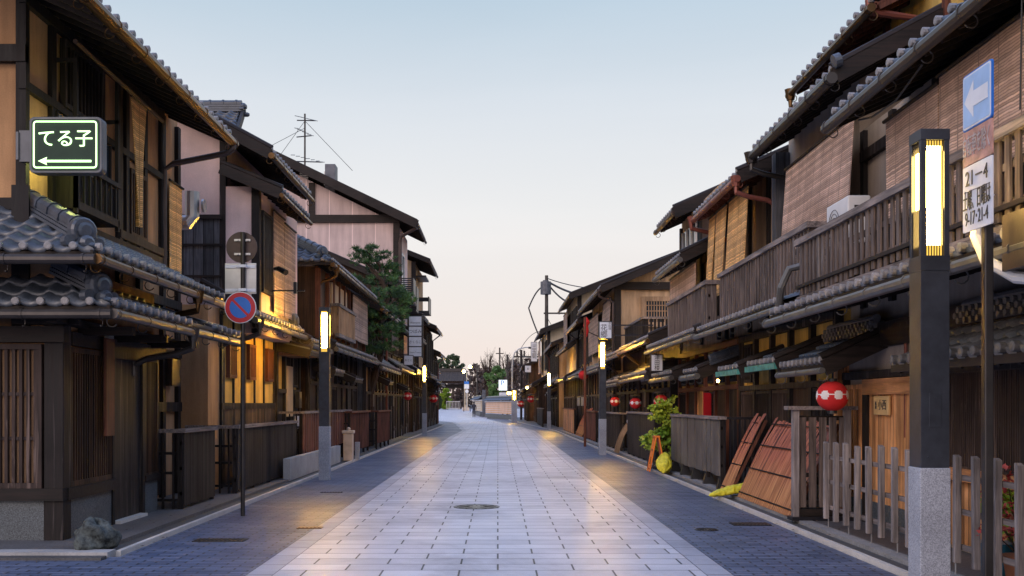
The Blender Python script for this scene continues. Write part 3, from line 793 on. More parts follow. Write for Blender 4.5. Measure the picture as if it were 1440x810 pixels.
# entrance front facing camera
h.part('plinth', 'granite_dark', (5.16, 12, 11.64, 11.72, 0, .50), (4.95, 5.02, 11.85, 13.15, 0, .50))
h.part('sill', 'wood_dark_x', (4.92, 12, 11.58, 11.72, .502, .64), (4.90, 5.02, 11.7, 13.2, .502, .64))
h.part('corner_post', 'wood_dark', (4.93, 5.15, 11.62, 11.84, 0, 2.75), bevel=.008)
h.lattice(11.70, 5.24, 9.0, .70, 2.22, .084, .036, back='plaster_tan', mat='wood_lattice', nh=2, front=True)
h.part('beam', 'wood_dark_x', (4.9, 12, 11.56, 11.70, 2.30, 2.48), (4.75, 5.5, 11.60, 11.68, 2.50, 2.60), (4.94, 4.99, 11.9, 14.95, 2.28, 2.44), (4.87, 4.99, 11.3, 15.6, 2.50, 2.58))
h.part('bracket_beam', 'wood_dark_x', (4.35, 5.0, 12.2, 12.3, 2.42, 2.52), (4.30, 5.0, 13.3, 13.4, 2.40, 2.50), (4.3, 5.0, 14.6, 14.7, 2.40, 2.50))
h.part('post', 'wood_black', (5.35, 5.55, 11.68, 11.72, 2.48, 4.1)); h.part('post', 'wood_black', (7.0, 7.15, 11.68, 11.72, 2.48, 4.1))
# street side of entrance block
h.lattice(5.02, 11.92, 13.1, .70, 2.2, .075, .03, back='wood_black', mat='wood_brown', nh=0)
h.part('door', 'wood_door', (4.97, 5.02, 13.2, 14.22, .06, 2.18)); h.part('door_frame', 'wood_dark', (4.93, 5.02, 13.12, 13.2, 0, 2.28), (4.93, 5.02, 14.22, 14.32, 0, 2.28), (4.93, 5.02, 13.2, 14.22, 2.182, 2.279))
h.part('threshold', 'kerb', (4.86, 5.02, 13.2, 14.22, 0, .058+.03))
h.lattice(5.02, 14.40, 14.86, .62, 2.2, .05, .022, back='wood_black', mat='wood_brown', nh=0); h.part('plinth', 'granite_dark', (4.96, 5.02, 14.36, 14.92, 0, .5))
h.part('sill', 'wood_dark_y', (4.92, 5.02, 14.33, 14.95, .502, .60))
# recessed wall beyond the entrance
h.posts(5.6, [15.05, 15.9, 17.0, 17.8], 0, 6.4, .14, .07, beams=((1.55, .16),(2.45,.12),(3.3,.14),(4.1,.12)), y0=15.0, y1=17.9)
h.part('dado', 'wood_black', (5.57, 5.6, 15.1, 17.0, .1, 1.47))
h.lattice(5.6, 15.1, 15.4, 1.75, 2.4, .1, .025, back='wood_black', nh=3, name='small_window')
h.part('meter_box', 'black_plastic', (5.42, 5.58, 17.05, 17.5, 1.9, 2.35))
# upper floor
h.posts(5.6, [12.80, 15.35, 16.15, 16.95], 3.9, 6.5, .13, .06, beams=((5.35, .10), (6.38, .14), (3.95,.12)), y0=12.0, y1=17.0, mat='wood_black')
mb = MB()
mb.box(-5.66, -5.54, 12.02, 12.12, 3.9, 6.9); mb.box(-12, -5.54, 12.0, 12.09, 5.62, 5.82); mb.box(-12, -5.54, 12.0, 12.09, 3.88, 4.02); mb.box(-8.4, -8.25, 12.01, 12.08, 3.9, 8)
mb.build('timber_frame', 'wood_black', h.root)
h.part('window', 'glass', (5.55, 5.58, 12.84, 14.6, 4.6, 5.28)); h.part('mullion', 'wood_black', *[(5.52, 5.55, 12.84+i*.44, 12.88+i*.44, 4.6, 5.28) for i in range(5)])
h.lattice(5.58, 13.1, 14.3, 5.45, 6.2, .12, .03, back='wood_black', nh=0, name='small_window')
# projecting balcony box
b = MB()
h.box(b, 5.28, 5.6, 12.85, 14.3, 4.06, 4.16); h.box(b, 5.28, 5.6, 12.85, 12.89, 4.16, 4.62); h.box(b, 5.28, 5.33, 12.85, 12.9, 4.0, 5.95)
h.box(b, 5.28, 5.33, 14.25, 14.3, 4.0, 5.95); h.box(b, 5.26, 5.34, 12.83, 14.32, 4.60, 4.66); h.box(b, 5.28, 5.6, 12.86, 12.9, 5.9, 5.95); h.box(b, 5.28, 5.6, 14.25, 14.29, 5.5, 5.55)
for i in range(8): h.box(b, 5.285, 5.31, 12.92+i*.18, 12.95+i*.18, 4.16, 4.60)
h.box(b, 5.32, 5.33, 12.9, 14.25, 4.16, 4.58)
b.build('balcony_box', 'wood_black', h.root)
b = MB(); b.tube([h.P(5.24, 12.7, 6.1), h.P(5.24, 16.0, 6.02)], .03, 8); b.build('awning_pole', 'metal_brown', h.root)
h.lattice(5.6, 15.5, 16.1, 4.2, 5.1, .09, .03, back='shoji', mat='wood_brown', nh=0, name='small_window')
# upper roof
h.roof(4.55, 6.14, 9.6, 8.40, 10.2, 17.45, gut='gutter_brass', barge=False, gr=.075)
b = MB(); gx = 4.47
b.tube([h.P(4.49, 17.35, 6.1), h.P(4.49, 17.35, 5.92), h.P(4.56, 17.3, 5.84), h.P(5.4, 17.05, 5.6), h.P(5.54, 17.0, 5.48), h.P(5.54, 17.0, 3.5)], [.07,.06,.05,.05,.05,.05], 8)
b.build('downpipe', 'metal_brown', h.root)
# tier A and tier B wrap-around pent roofs
for (xe, ze, yf, yb, xt, zt, yt) in ((4.30, 3.24, 10.9, 16.1, 5.62, 3.92, 12.1), (4.22, 2.68, 11.15, 14.15, 5.05, 3.06, 11.72)):
    roof4(h, (-12, yf, ze), (-xe, yf, ze), (-12, yt, zt), (-xt, yt, zt), gut='gutter_dark')
    h.roof(xe, ze, xt, zt, yf, yb, hip0=yt-yf, barge=False, gut='gutter_brass' if ze > 3 else 'gutter_dark', down=(14.0, 5.0, 2.3) if ze < 3 else (yb-1.6, 5.6, 2.6), gr=.055)
    tt = .93
    h.ridge((xt, yt, zt+.02), (xe+.22, yf+.22, ze+.13), .20, .17)
h.roof(4.35, 2.72, 5.6, 3.15, 14.35, 17.1, tiles='metal_roof', gut='gutter_dark', barge=False, raft=False)
for yy in (14.6,): pass
b = MB(); tile_patch(b, h.P(4.3, 15.7, 2.72), h.P(4.3, 17.1, 2.72), h.P(4.7, 15.7, 2.9), h.P(4.7, 17.1, 2.9), capmb=b); b.build('roof', ['tile', 'cap'], h.root, smooth='first')
text_mb('佐内口', .16, h.P(4.905, 12.78, 1.6), '+x', .002, 'metal_black') if False else None

t = thing('signboard', 'tall reddish brown wooden signboard hung beside the corner house door', 'sign board', (-4.9, 12.95, 1.15))
b = MB(); b.box(-4.90, -4.86, 12.72, 13.0, 1.20, 2.42); b.build('board', 'wood_red', t, bevel=.006); b = MB(); b.box(-4.91, -4.85, 12.78, 12.94, 2.42, 2.47); b.build('hook', 'metal_light', t)

# ---- L2 tall rose house
h = House(-1, 'tall_house', 'tall rose plastered house with a dark boarded gable behind the round no parking sign', 18.7, x0=5.1)
h.body(20.3, 25.9, [(5.4,0),(5.4,6.85),(9.2,9.0),(13,6.6),(13,0)], 'plaster_rose')
h.part('corner_post', 'wood_dark', (5.38, 5.50, 20.24, 20.36, 3.3, 6.8))
h.part('projecting_bay', 'plaster_rose', (4.74, 5.4, 20.25, 24.2, 3.0, 5.9)); h.part('corner_post', 'wood_dark', (4.70, 4.86, 20.2, 20.36, 3.0, 5.95))
h.part('boarding', 'wood_clad', (5.5, 6.5, 20.22, 20.3, 3.75, 5.25)); h.part('board_strip', 'wood_dark_x', (5.44, 6.6, 20.16, 20.22, 5.25, 5.33), (5.45, 6.6, 20.18, 20.22, 4.72, 4.76), (5.45, 6.6, 20.18, 20.22, 4.1, 4.14))
h.part('side_bay_wall', 'plaster_rose', (5.65, 9, 18.62, 20.2, 3.2, 3.6))
h.roof(4.40, 6.47, 9.2, 9.10, 19.7, 24.0, gut='gutter_brass', wood_='wood_dark_y', gr=.06)
h.roof(4.25, 5.76, 5.4, 6.25, 19.95, 23.0, gut='gutter_brass', gr=.045)
h.lattice(4.74, 20.45, 21.2, 3.9, 5.4, .07, .028, back='wood_black', mat='wood_dark', nh=3)
# upper hip roof block
roof4(h, (-9.5, 22.4, 7.55), (-5.75, 22.4, 7.55), (-9.0, 24.0, 8.45), (-6.05, 24.0, 8.45), name='upper_roof', gut=None)
b = MB(); b.box(-9.4, -6.1, 22.8, 25.4, 6.4, 7.7); b.build('upper_wall', 'wood_dark', h.root)
h.ridge((9.2, 24.0, 8.42), (6.0, 24.0, 8.42), .24, .24, orn=.6)
b = MB(); b.beam((-5.98, 24.05, 8.42), (-5.68, 22.3, 7.5), .06, .2); b.build('bargeboard', 'wood_dark_x', h.root)
# ground floor with lit yellow wall
h.part('lower_wall', 'plaster_tan', (5.1, 9, 18.02, 26.0, 0, 3.35))
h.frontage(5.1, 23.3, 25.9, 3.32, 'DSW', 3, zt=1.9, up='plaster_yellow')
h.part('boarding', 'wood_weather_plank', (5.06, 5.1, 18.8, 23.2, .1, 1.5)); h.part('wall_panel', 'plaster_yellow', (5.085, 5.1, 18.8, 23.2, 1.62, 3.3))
h.posts(5.1, [18.8, 19.65, 20.5, 21.35, 22.2, 23.2], .05, 3.3, .075, .045, beams=((1.56, .12),), y0=18.75, y1=23.25)
for yy in (19.2, 20.75, 22.4):
    h.lattice(5.083, yy, yy+.42, 2.15, 2.75, .07, .03, back='wood_black', mat='wood_red', nh=0, name='small_window')
h.roof(4.45, 3.22, 5.4, 3.78, 18.6, 23.4, gut='gutter_dark', tiles='tile', down=(18.9, 5.1, .4))
h.ridge((5.3, 23.3, 3.66), (4.65, 23.3, 3.32), .26, .26, mat='tile_old', orn=1.25)
h.roof(4.35, 3.05, 5.4, 3.6, 23.6, 26.4, gut='gutter_dark', tiles='tile_old')
h.part('porch_roof', 'wood_orange_h', (4.35, 5.1, 23.4, 25.0, 2.72, 2.82)); h.roof(4.28, 2.80, 5.1, 3.0, 23.3, 25.1, tiles='metal_roof', gut=None, raft=False, name='canopy')
h.part('lit_panel', 'shoji', (4.98, 5.06, 24.2, 24.9, 1.3, 2.5))
h.part('mail_box', 'metal_pole', (4.9, 5.0, 25.3, 25.6, 1.5, 1.9)); h.part('notice', 'paper', (4.93, 5.0, 25.2, 25.5, 1.0, 1.3))

# ---- L3 low wooden house with hipped roof
h = House(-1, 'wooden_house', 'brown wooden house with hipped tile roof behind the first left street lamp', 26.3, x0=4.9)
h.part('wall', 'wood_brown', (4.95, 10, 26.5, 35.5, 0, 3.4)); h.part('upper_wall', 'wood_brown', (4.62, 10, 26.4, 35.3, 3.35, 5.15))
h.part('corner_post', 'wood_red', (4.56, 4.70, 26.33, 26.5, 3.3, 5.1)); 
roof4(h, (-10.5, 25.9, 5.22), (-4.22, 25.9, 5.22), (-9.2, 27.6, 6.15), (-5.9, 27.6, 6.15), gut=None, name='front_roof')
h.roof(4.22, 5.22, 5.9, 6.15, 25.9, 35.5, hip0=1.7, barge=False, gut='gutter_brass', down=(26.4, 4.62, 3.4))
h.ridge((5.9, 27.6, 6.12), (4.5, 26.2, 5.36), .24, .22); h.ridge((5.9, 35.4, 6.15), (5.9, 27.5, 6.15), .22, .2, end=False)
h.rail(4.35, 28.0, 31.3, 3.55, 4.3, .12, .07, mat='wood_tan', ret=.3, seed=4); h.part('upper_panel', 'shoji', (4.56, 4.62, 28.2, 31, 3.5, 4.95))
h.posts(4.6, [27.5, 28.4, 29.4, 30.4, 31.4, 33, 35], 3.4, 5.1, .12, .08, mat='wood_red')
h.frontage(4.95, 26.5, 35.4, 3.3, 'WDWLWDWL', 9, up='wood_brown', zt=2.15, wood_='wood_dark')
h.roof(4.25, 3.12, 4.95, 3.5, 26.6, 35.8, gut='gutter_dark', tiles='tile_old')
h.roof(4.3, 2.45, 4.9, 2.68, 26.9, 28.6, gut=None, tiles='tile_old', raft=False, name='canopy'); h.roof(4.35, 2.35, 4.9, 2.6, 31, 33, gut=None, tiles='metal_roof', raft=False, name='canopy')

# ---- L4 row of wooden frontages behind the pine
def rowhouse(s, y0, y1, label, ze, zm, kinds, seed, xe=4.1, xf=4.9, mat='wood_brown', up='plaster_ochre', dx=0, zr=1.4, tiles='tile', low=True, gut='gutter_brass', wood_='wood_dark', upper='lat', tm='tile_old', xu=4.75, xl=None, xr=None):
    rnd = random.Random(seed)
    h = House(s, 'row_house', label, y0, dx=dx, x0=xf)
    h.body(y0+.08, y1-.04, [(xu,0),(xu,ze+.1),(xr or 8.5,ze+zr+.55),(12.5,ze),(12.5,0)], mat)
    h.part('lower_wall', 'wood_black', (xf, xu+.5, y0+.1, y1-.06, 0, zm-.1)) if xf < xu else None
    h.frontage(min(xf, xu), y0+.15, y1-.1, zm-.05, kinds, seed, up=up, wood_=wood_)
    h.roof(xe, ze, xr or 8.5, ze+zr+.5, y0-.25, y1+.02, gut=gut, tiles=tiles)
    if low: h.roof(xl or xe+.05, zm-.12, xu, zm+.3, y0, y1, gut='gutter_dark', tiles=tm, barge=False)
    if upper == 'lat':
        k = max(1, round((y1-y0)/2.2)); w_ = (y1-y0)/k
        for i in range(k): h.lattice(xu, y0+w_*i+.3, y0+w_*(i+1)-.3, zm+.55, ze-.45, .09, .03, back=rnd.choice(('shoji','wood_black')), nh=1)
        h.posts(xu, [y0+w_*i+.1 for i in range(k)]+[y1-.1], zm+.2, ze, .12, .05, beams=((ze-.25,.1),), y0=y0+.05, y1=y1-.05)
    q = min(xf, xu); yy = y0+rnd.uniform(.6, 1.6)
    while yy < y1-1.6:
        w_ = rnd.uniform(1.0, 2.2); zc = rnd.uniform(2.2, 2.5)
        if rnd.random() < .6: h.roof(q-.55, zc, q-.03, zc+.25, yy, yy+w_, gut=None, tiles=rnd.choice(('tile', 'tile_old', 'metal_roof')), raft=False, name='canopy', pitch=.3)
        else: h.part('meter_box', rnd.choice(('metal_light', 'black_plastic', 'metal_brown')), (q-.22, q-.11, yy, yy+.35, 1.5, 1.95))
        yy += w_+rnd.uniform(.4, 1.8)
    b = MB(); b.tube([h.P(xe+.1, y1-.2, ze-.1), h.P(q-.1, y1-.2, ze-.5), h.P(q-.1, y1-.2, .1)], .05, 7); b.build('downpipe', rnd.choice(('copper_red', 'metal_brown', 'gutter_dark')), h.root)
    return h
h = rowhouse(-1, 36.0, 43.0, 'dark boarded house behind the pine tree', 5.0, 3.1, 'WDWLWL', 21, mat='wood_clad')
h = rowhouse(-1, 43.2, 50.4, 'dark wooden house with the stacked sign boards on its front', 6.6, 3.3, 'DWLWWL', 22, mat='wood_brown', gut='gutter_dark')
h.roof(4.2, 4.9, 4.75, 5.2, 46, 50, gut=None, tiles='tile', name='mid_roof')
# ---- L5 large pink gable
h = House(-1, 'gabled_building', 'large pink plastered building with long sloping gable above the pine', 51.0, x0=4.96)
h.body(51.0, 56.2, [(4.96,0),(4.96,10.55),(15.5,15.75),(22,12),(22,0)], 'plaster_pink')
h.part('beam', 'wood_dark_x', (4.9, 21, 50.86, 51.0, 10.62, 11.0), (4.9, 21, 50.88, 51.0, 5.5, 5.75), (4.88, 5.2, 50.9, 51.04, 3.2, 11.0), (9.1, 9.4, 50.9, 51.0, 11.0, 12.6))
h.roof(4.0, 10.55, 15.5, 16.1, 50.2, 56.2, gut='metal_brown', tiles='tile', wood_='wood_dark_y')
b = MB(); b.beam((-3.95, 50.15, 10.40), (-15.5, 50.15, 15.98), .14, .40); b.build('bargeboard', 'wood_dark_x', h.root)
b = MB()
for yy, zz in ((52, 6.7), (54.0, 6.5)):
    h.box(b, 4.3, 4.96, yy, yy+1.5, zz, zz+.12); h.box(b, 4.28, 4.34, yy, yy+1.5, zz+.1, zz+1.3)
    for i in range(12): h.box(b, 4.3, 4.96, yy+.001*i, yy+.05, zz+.15+i*.1, zz+.20+i*.1)
b.build('balcony', 'metal_black', h.root)
h.part('window', 'glass', (4.9, 4.96, 52.2, 53.4, 7.5, 9.2)); h.part('window_frame', 'white_plastic', (4.86, 4.9, 52.1, 52.2, 7.4, 9.3), (4.86, 4.9, 53.4, 53.5, 7.4, 9.3), (4.86, 4.9, 52.2, 53.4, 9.2, 9.3))
b = MB(); b.tube([h.P(4.0, 50.6, 10.3), h.P(4.8, 50.8, 9.9), h.P(4.85, 50.84, 9.6), h.P(4.85, 50.84, 5)], .09, 8); b.build('downpipe', 'metal_brown', h.root)
b = MB(); h.roof(4.0, 5.0, 4.96, 5.6, 50.2, 56, gut='gutter_dark', name='mid_roof'); h.frontage(4.9, 51, 56, 3.3, 'DWLP', 31, up='plaster_rose')
h.roof(4.05, 3.25, 4.9, 3.7, 50.6, 56, gut='gutter_dark', name='lower_roof', tiles='tile_old')
h = rowhouse(-1, 56.4, 60, 'narrow dark house between the pink building and the cream gabled one', 6.4, 3.4, 'LDW', 23, gut='gutter_dark')
h = House(-1, 'gabled_building', 'far cream gabled building with hanging balconies beyond the pink one', 60.5, x0=4.9)
h.body(60.5, 67, [(4.9,0),(4.9,9.95),(13,13.2),(18,10),(18,0)], 'plaster_sand')
h.part('beam', 'wood_dark_x', (4.84, 5.1, 60.4, 60.54, 3, 10.0)); h.roof(4.0, 10.0, 13, 13.6, 60, 67, gut='metal_brown')
b = MB(); h.box(b, 4.1, 4.9, 61, 63, 7.0, 7.15); h.box(b, 4.1, 4.15, 61, 63, 7.15, 8.0)
for i in range(9): h.box(b, 4.1, 4.9, 61+i*.25, 61.04+i*.25, 7.9, 7.95)
h.box(b, 4.3, 4.9, 61.3, 64, 9.2, 9.3); b.build('balcony', 'metal_black', h.root)
h.frontage(4.85, 60.6, 66.9, 3.3, 'LDWP', 33); h.roof(4.0, 3.3, 4.9, 3.8, 60.2, 67, gut='gutter_dark', name='lower_roof', tiles='tile_old')
h = rowhouse(-1, 67.2, 73.5, 'distant left house with tiled eave lit by the second left lamp', 6.6, 3.3, 'DLWL', 24, xe=4.05, up='plaster_beige')
h = rowhouse(-1, 73.7, 80.0, 'last but one left house with a low tiled eave before the plaza', 5.2, 3.2, 'PLDP', 25, xe=4.15, up='plaster_beige')
h = rowhouse(-1, 80.2, 88.0, 'last left house at the corner of the plaza', 4.3, 3.0, 'PPDL', 26, xe=5.0, xf=5.6, xu=5.6, up='plaster_sand', mat='plaster_sand')

# ================================================================== RIGHT HOUSES
# ---- R1
h = House(1, 'balcony_house', 'nearest right house with slatted timber balcony under large brown reed blinds', 4.0, x0=4.9)
h.body(2.0, 14.0, [(5.0,0),(5.0,5.35),(9,7.2),(12,6),(12,0)], 'plaster_beige')
h.posts(5.0, [2.2, 4.0, 5.9, 7.7, 9.6, 11.6, 12.9, 13.9], 2.9, 5.3, .13, .06, beams=((4.95,.14),), y0=2.1, y1=13.95, mat='wood_dark')
h.part('window', 'glass', (4.96, 5.0, 12.15, 12.75, 3.4, 4.5)); h.lattice(5.0, 12.15, 12.8, 4.25, 4.7, .09, .03, back='wood_black', nh=0, name='small_window')
h.roof(4.05, 5.06, 9, 7.25, 1.5, 12.45, gut='gutter_dark', barge=False, gr=.065, pitch=.29)
# boarded third storey
h.part('upper_wall', 'wood_clad', (5.9, 8.5, 10.5, 13.9, 5.2, 8.3))
h.rail(3.98, 1.5, 13.6, 3.02, 3.72, .17, .085, seed=2, ret=.9)
h.roof(3.72, 2.80, 5.0, 3.10, 1.5, 14.0, gut='gutter_grey', barge=False, pitch=.235, capm='cap', gr=.055, row=.25, tiles='tile')
h.part('balcony_floor', 'wood_dark_y', (3.95, 5.0, 1.5, 13.6, 2.98+.14, 3.0+.16))
h.part('eave_beam', 'wood_dark_y', (4.80, 4.998, 1.5, 14.0, 2.32, 2.62))
# ground floor
xx = 4.9
h.part('lower_wall', 'plaster_beige', (xx, 5.0, 2.0, 14.4, 0, 2.32))
h.posts(xx, [2.2, 4.1, 6.0, 7.9, 9.35, 11.55, 13.45, 14.3], 0, 2.0, .15, .09, beams=((1.98,.10),(2.55,.05)), y0=2.1, y1=14.4, mat='wood_dark')
h.part('door', 'wood_orange', (xx-.05, xx, 11.62, 13.37, .3, 1.72)); h.part('door_beam', 'wood_orange_h', (xx-.10, xx, 11.5, 13.5, 1.72, 1.92)); h.part('plinth', 'granite_dark', (xx-.08, xx, 11.6, 14.4, 0, .34))
h.lattice(xx, 13.55, 14.22, .4, 1.8, .075, .03, back='reed_grey', mat='wood_orange', nh=0)
h.part('post', 'wood_orange', (xx-.16, xx, 14.28, 14.45, 0, 2.3))
h.lattice(xx, 9.47, 11.42, .95, 1.92, .045, .02, back='wood_black', mat='wood_lattice', nh=0)
h.part('sill', 'wood_orange_h', (xx-.13, xx, 9.42, 11.47, .80, .93)); h.part('boarding', 'wood_orange', (xx-.05, xx, 9.42, 11.47, .1, .78))
for a, b_ in ((7.98, 9.27), (6.08, 7.82), (4.2, 5.9)):
    h.lattice(xx, a+.07, b_-.07, .75, 1.92, .07, .03, back='wood_black', mat='wood_dark', nh=1); h.part('boarding', 'wood_dark_y', (xx-.05, xx, a, b_, .1, .68))
h.roof(4.14, 2.02, 4.9, 2.40, 4.0, 10.8, gut=None, barge=False, tiles='tile_old', name='canopy', pitch=.23, capm='tile_old')
h.roof(4.12, 2.12, 4.86, 2.47, 12.9, 14.9, gut='gutter_grey', barge=True, tiles='tile', name='canopy', pitch=.2, gr=.04)
# perforated canopy ridges
for ya, yb, zt in ((6.0, 10.5, 2.42), (12.95, 14.8, 2.49)):
    b = MB()
    for r_ in range(3):
        y = ya
        while y < yb:
            b.tube([h.P(4.74, y+(r_ % 2)*.07, zt+.03+r_*.055), h.P(4.70, y+(r_ % 2)*.07, zt+.03+r_*.055)], .034, 7); y += .14
    h.box(b, 4.76, 4.89, ya, yb, zt, zt+.16); b.tube([h.P(4.80, ya, zt+.2), h.P(4.80, yb, zt+.2)], .05, 8)
    b.build('canopy_ridge', 'tile_old', h.root)
b = MB(); b.tube([h.P(4.86, 12.2, 2.5), h.P(4.86, 12.2, 1.2)], .022, 8); b.tube([h.P(4.84, 12.05, 1.05), h.P(4.78, 11.9, .95), h.P(4.84, 11.9, .8)], .015, 6); b.build('conduit', 'copper_red', h.root)
b = MB()
pts = [h.P(3.62, 7.55, 3.16), h.P(3.58, 7.6, 3.05), h.P(3.56, 7.62, 2.85), h.P(3.60, 7.55, 2.66), h.P(3.70, 7.3, 2.50), h.P(3.9, 6.9, 2.42)]
b.tube(pts, .045, 10); b.build('cable_duct', 'white_plastic', h.root, smooth=False)
h.part('service_box', 'metal_brown', (3.62, 3.95, 6.7, 7.35, 2.55, 2.95))
b = MB(); pp = [h.P(4.3, 12.2, 5.0-.02), h.P(4.2, 11.5, 4.82), h.P(4.2, 10.8, 4.80), h.P(4.15, 10.0, 4.92)]; b.tube(pp, .012, 6)
b.tube([h.P(4.1, 8.0, 5.0), h.P(4.08, 8.0, 3.9)], .007, 5); b.tube([h.P(4.1, 6.9, 5.0), h.P(4.15, 6.5, 4.65), h.P(4.15, 6.0, 4.6)], .01, 5); b.build('cable', 'wire', h.root)

# ---- R2
h = House(1, 'balcony_house', 'second right house with weathered balcony and a set back third storey roof', 14.1, x0=4.9)
h.body(14.15, 17.6, [(5.0,0),(5.0,6.2),(8.5,7.3),(12,6.4),(12,0)], 'plaster_beige')
h.part('upper_wall', 'plaster_yellow', (5.75, 9, 12.95, 17.2, 6.0, 7.5)); h.part('end_wall', 'wood_clad', (4.75, 4.99, 17.5, 17.75, 2.8, 5.9))
h.roof(4.32, 5.86, 5.75, 6.65, 13.1, 17.3, gut='metal_pole', gr=.075, down=(17.2, 5.0, 4.9))
b = MB(); b.tube([h.P(4.35, 13.02, 5.98), h.P(4.27, 13.02, 5.95)], .09, 14); b.build('end_tile', 'tile', h.root)
h.roof(5.0, 6.95, 8.5, 8.7, 13.6, 17.4, gut='gutter_brass', wood_='wood_red', tiles='tile', name='top_roof', barge=False, down=(17.3, 5.75, 6.2)); 
h.part('post', 'wood_red', (5.68, 5.76, 13.0, 13.1, 6.2, 7.6), (5.68, 5.76, 15.0, 15.1, 6.2, 7.6), (5.68, 5.76, 17.0, 17.1, 6.2, 7.6))
b = MB(); b.tube([h.P(4.96, 13.7, 7.0), h.P(4.96, 13.7, 6.85), h.P(5.3, 13.7, 6.8), h.P(5.68, 13.7, 6.75), h.P(5.68, 13.7, 6.3)], .05, 8); b.build('downpipe', 'copper_red', h.root)
h.rail(4.22, 13.9, 19.5, 3.15, 4.02, .165, .08, seed=5, ret=.5)
h.roof(3.95, 3.02, 5.0, 3.40, 14.2, 20.2, gut='gutter_grey', barge=False, pitch=.235, gr=.05)
h.part('lower_wall', 'plaster_yellow', (4.86, 5.0, 14.5, 20.2, 0, 2.95))
h.frontage(4.86, 14.5, 20.2, 2.92, 'LDLLL', 41, up='plaster_yellow', wood_='wood_dark', zt=1.9)
h.roof(4.15, 2.22, 4.85, 2.52, 15.2, 17.0, gut=None, barge=True, tiles='tile', name='canopy', raft=False); h.part('eave_plate', 'copper_green', (4.10, 4.16, 15.18, 17.02, 2.12, 2.21))
h.roof(4.1, 2.2, 4.85, 2.5, 17.3, 19.0, gut=None, barge=True, tiles='tile', name='canopy', raft=False); h.part('eave_plate', 'copper_green', (4.04, 4.10, 17.28, 19.02, 2.10, 2.19))
b = MB(); b.tube([h.P(4.2, 14.0, 3.5), h.P(4.0, 14.05, 3.45), h.P(3.9, 14.1, 3.2), h.P(3.9, 14.2, 2.95)], .05, 8); b.build('downpipe', 'gutter_grey', h.root)

# ---- R3 with golden blinds
h = House(1, 'balcony_house', 'right house with copper gutter and golden hanging blinds', 20.2, x0=4.9)
h.body(17.78, 22.1, [(4.95,2.9),(4.95,5.9),(9,7.6),(12,6),(12,2.9)], 'plaster_sand')
h.posts(4.95, [17.9, 18.6, 20, 21.5, 22.0], 3, 5.8, .12, .06, mat='wood_dark')
h.roof(4.22, 5.62, 9, 7.7, 17.85, 22.0, gut='copper_red', wood_='wood_red', down=(17.9, 4.9, 3.6), gr=.06)
b = MB(); b.tube([h.P(4.14, 21.9, 5.6), h.P(4.14, 21.9, 5.35), h.P(4.6, 21.9, 5.25), h.P(4.9, 21.9, 5.1)], [.09,.05,.05,.05], 8); b.build('downpipe', 'copper_red', h.root)
h.rail(4.05, 19.85, 24.4, 3.12, 3.95, .165, .08, seed=6, ret=.3)
h.roof(3.95, 3.05, 4.95, 3.45, 20.4, 27.0, gut='gutter_grey', barge=True, pitch=.235, gr=.05, tiles='tile_old')
h.part('lower_wall', 'plaster_yellow', (4.86, 5.0, 20.3, 27.0, 0, 2.95))
h.frontage(4.86, 20.3, 27.0, 2.9, 'DDSOWL', 42, up='plaster_yellow', wood_='wood_red', zt=1.95)
h.roof(4.0, 2.25, 4.85, 2.6, 20.3, 22.0, gut='gutter_grey', barge=True, tiles='tile', name='canopy'); h.roof(4.05, 2.3, 4.85, 2.62, 23.6, 26.8, gut='gutter_dark', barge=True, tiles='tile', name='canopy')
h.ridge((4.88, 20.3, 2.6), (4.2, 20.28, 2.36), .18, .14, end=False)
# ---- R4 tall narrow
h = House(1, 'tall_house', 'tall narrow right house with projecting gable eave above pinkish blinds', 22.3, x0=4.8)
h.body(22.2, 27.0, [(4.85,2.9),(4.85,6.4),(8.5,8.1),(12,6.5),(12,2.9)], 'plaster_sand')
h.part('boarding', 'wood_brown', (4.8, 4.85, 22.3, 24.2, 4.9, 6.2)); h.part('window', 'glass', (4.79, 4.85, 24.6, 26.4, 5.2, 6.0)); h.part('window_frame', 'paper', *[(4.75, 4.79, 24.6+i*.6, 24.66+i*.6, 5.2, 6.0) for i in range(4)], (4.74, 4.79, 24.5, 26.5, 5.1, 5.2))
h.roof(4.2, 6.2, 8.5, 8.1, 24.2, 26.9, gut='metal_brown'); b = MB(); b.beam(h.P(4.15, 24.15, 6.1), h.P(8.5, 24.15, 8.05), .1, .26); b.build('bargeboard', 'wood_dark_x', h.root)
h.roof(4.0, 4.82, 4.85, 5.25, 20.6+1.6, 25.8, gut='gutter_grey', name='mid_roof', wood_='wood_dark_y')
h.posts(4.85, [22.3, 24.2, 26.9], 3, 6.2, .13, .07, mat='wood_dark')

# ---- R5 low row 27-40
h = rowhouse(1, 27.2, 33.4, 'low right house with three lanterns under its tiled canopy', 3.35, 2.9, 'WLDWLD', 43, xe=4.0, xf=4.7, up='plaster_yellow', zr=.6, low=False, upper=None, tiles='tile_old', xu=4.85, xr=6.6, mat='wood_brown')
h.roof(4.0, 2.42, 4.7, 2.75, 27.3, 33.2, gut='gutter_dark', tiles='tile', name='canopy')
h.rail(4.9, 34.6, 39.5, 3.6, 4.5, .14, .07, mat='wood_black', ret=1.2, seed=9)
h = rowhouse(1, 33.6, 39.7, 'low right house with tiled roof beside the second right lamp', 3.3, 2.8, 'LWDLW', 44, xe=4.0, xf=4.7, up='plaster_yellow', zr=.4, low=False, upper=None, tiles='tile_old', xu=4.85, xr=6.4, mat='wood_brown')
h.roof(4.0, 2.35, 4.7, 2.7, 33.7, 39.5, gut='gutter_dark', tiles='tile', name='canopy')
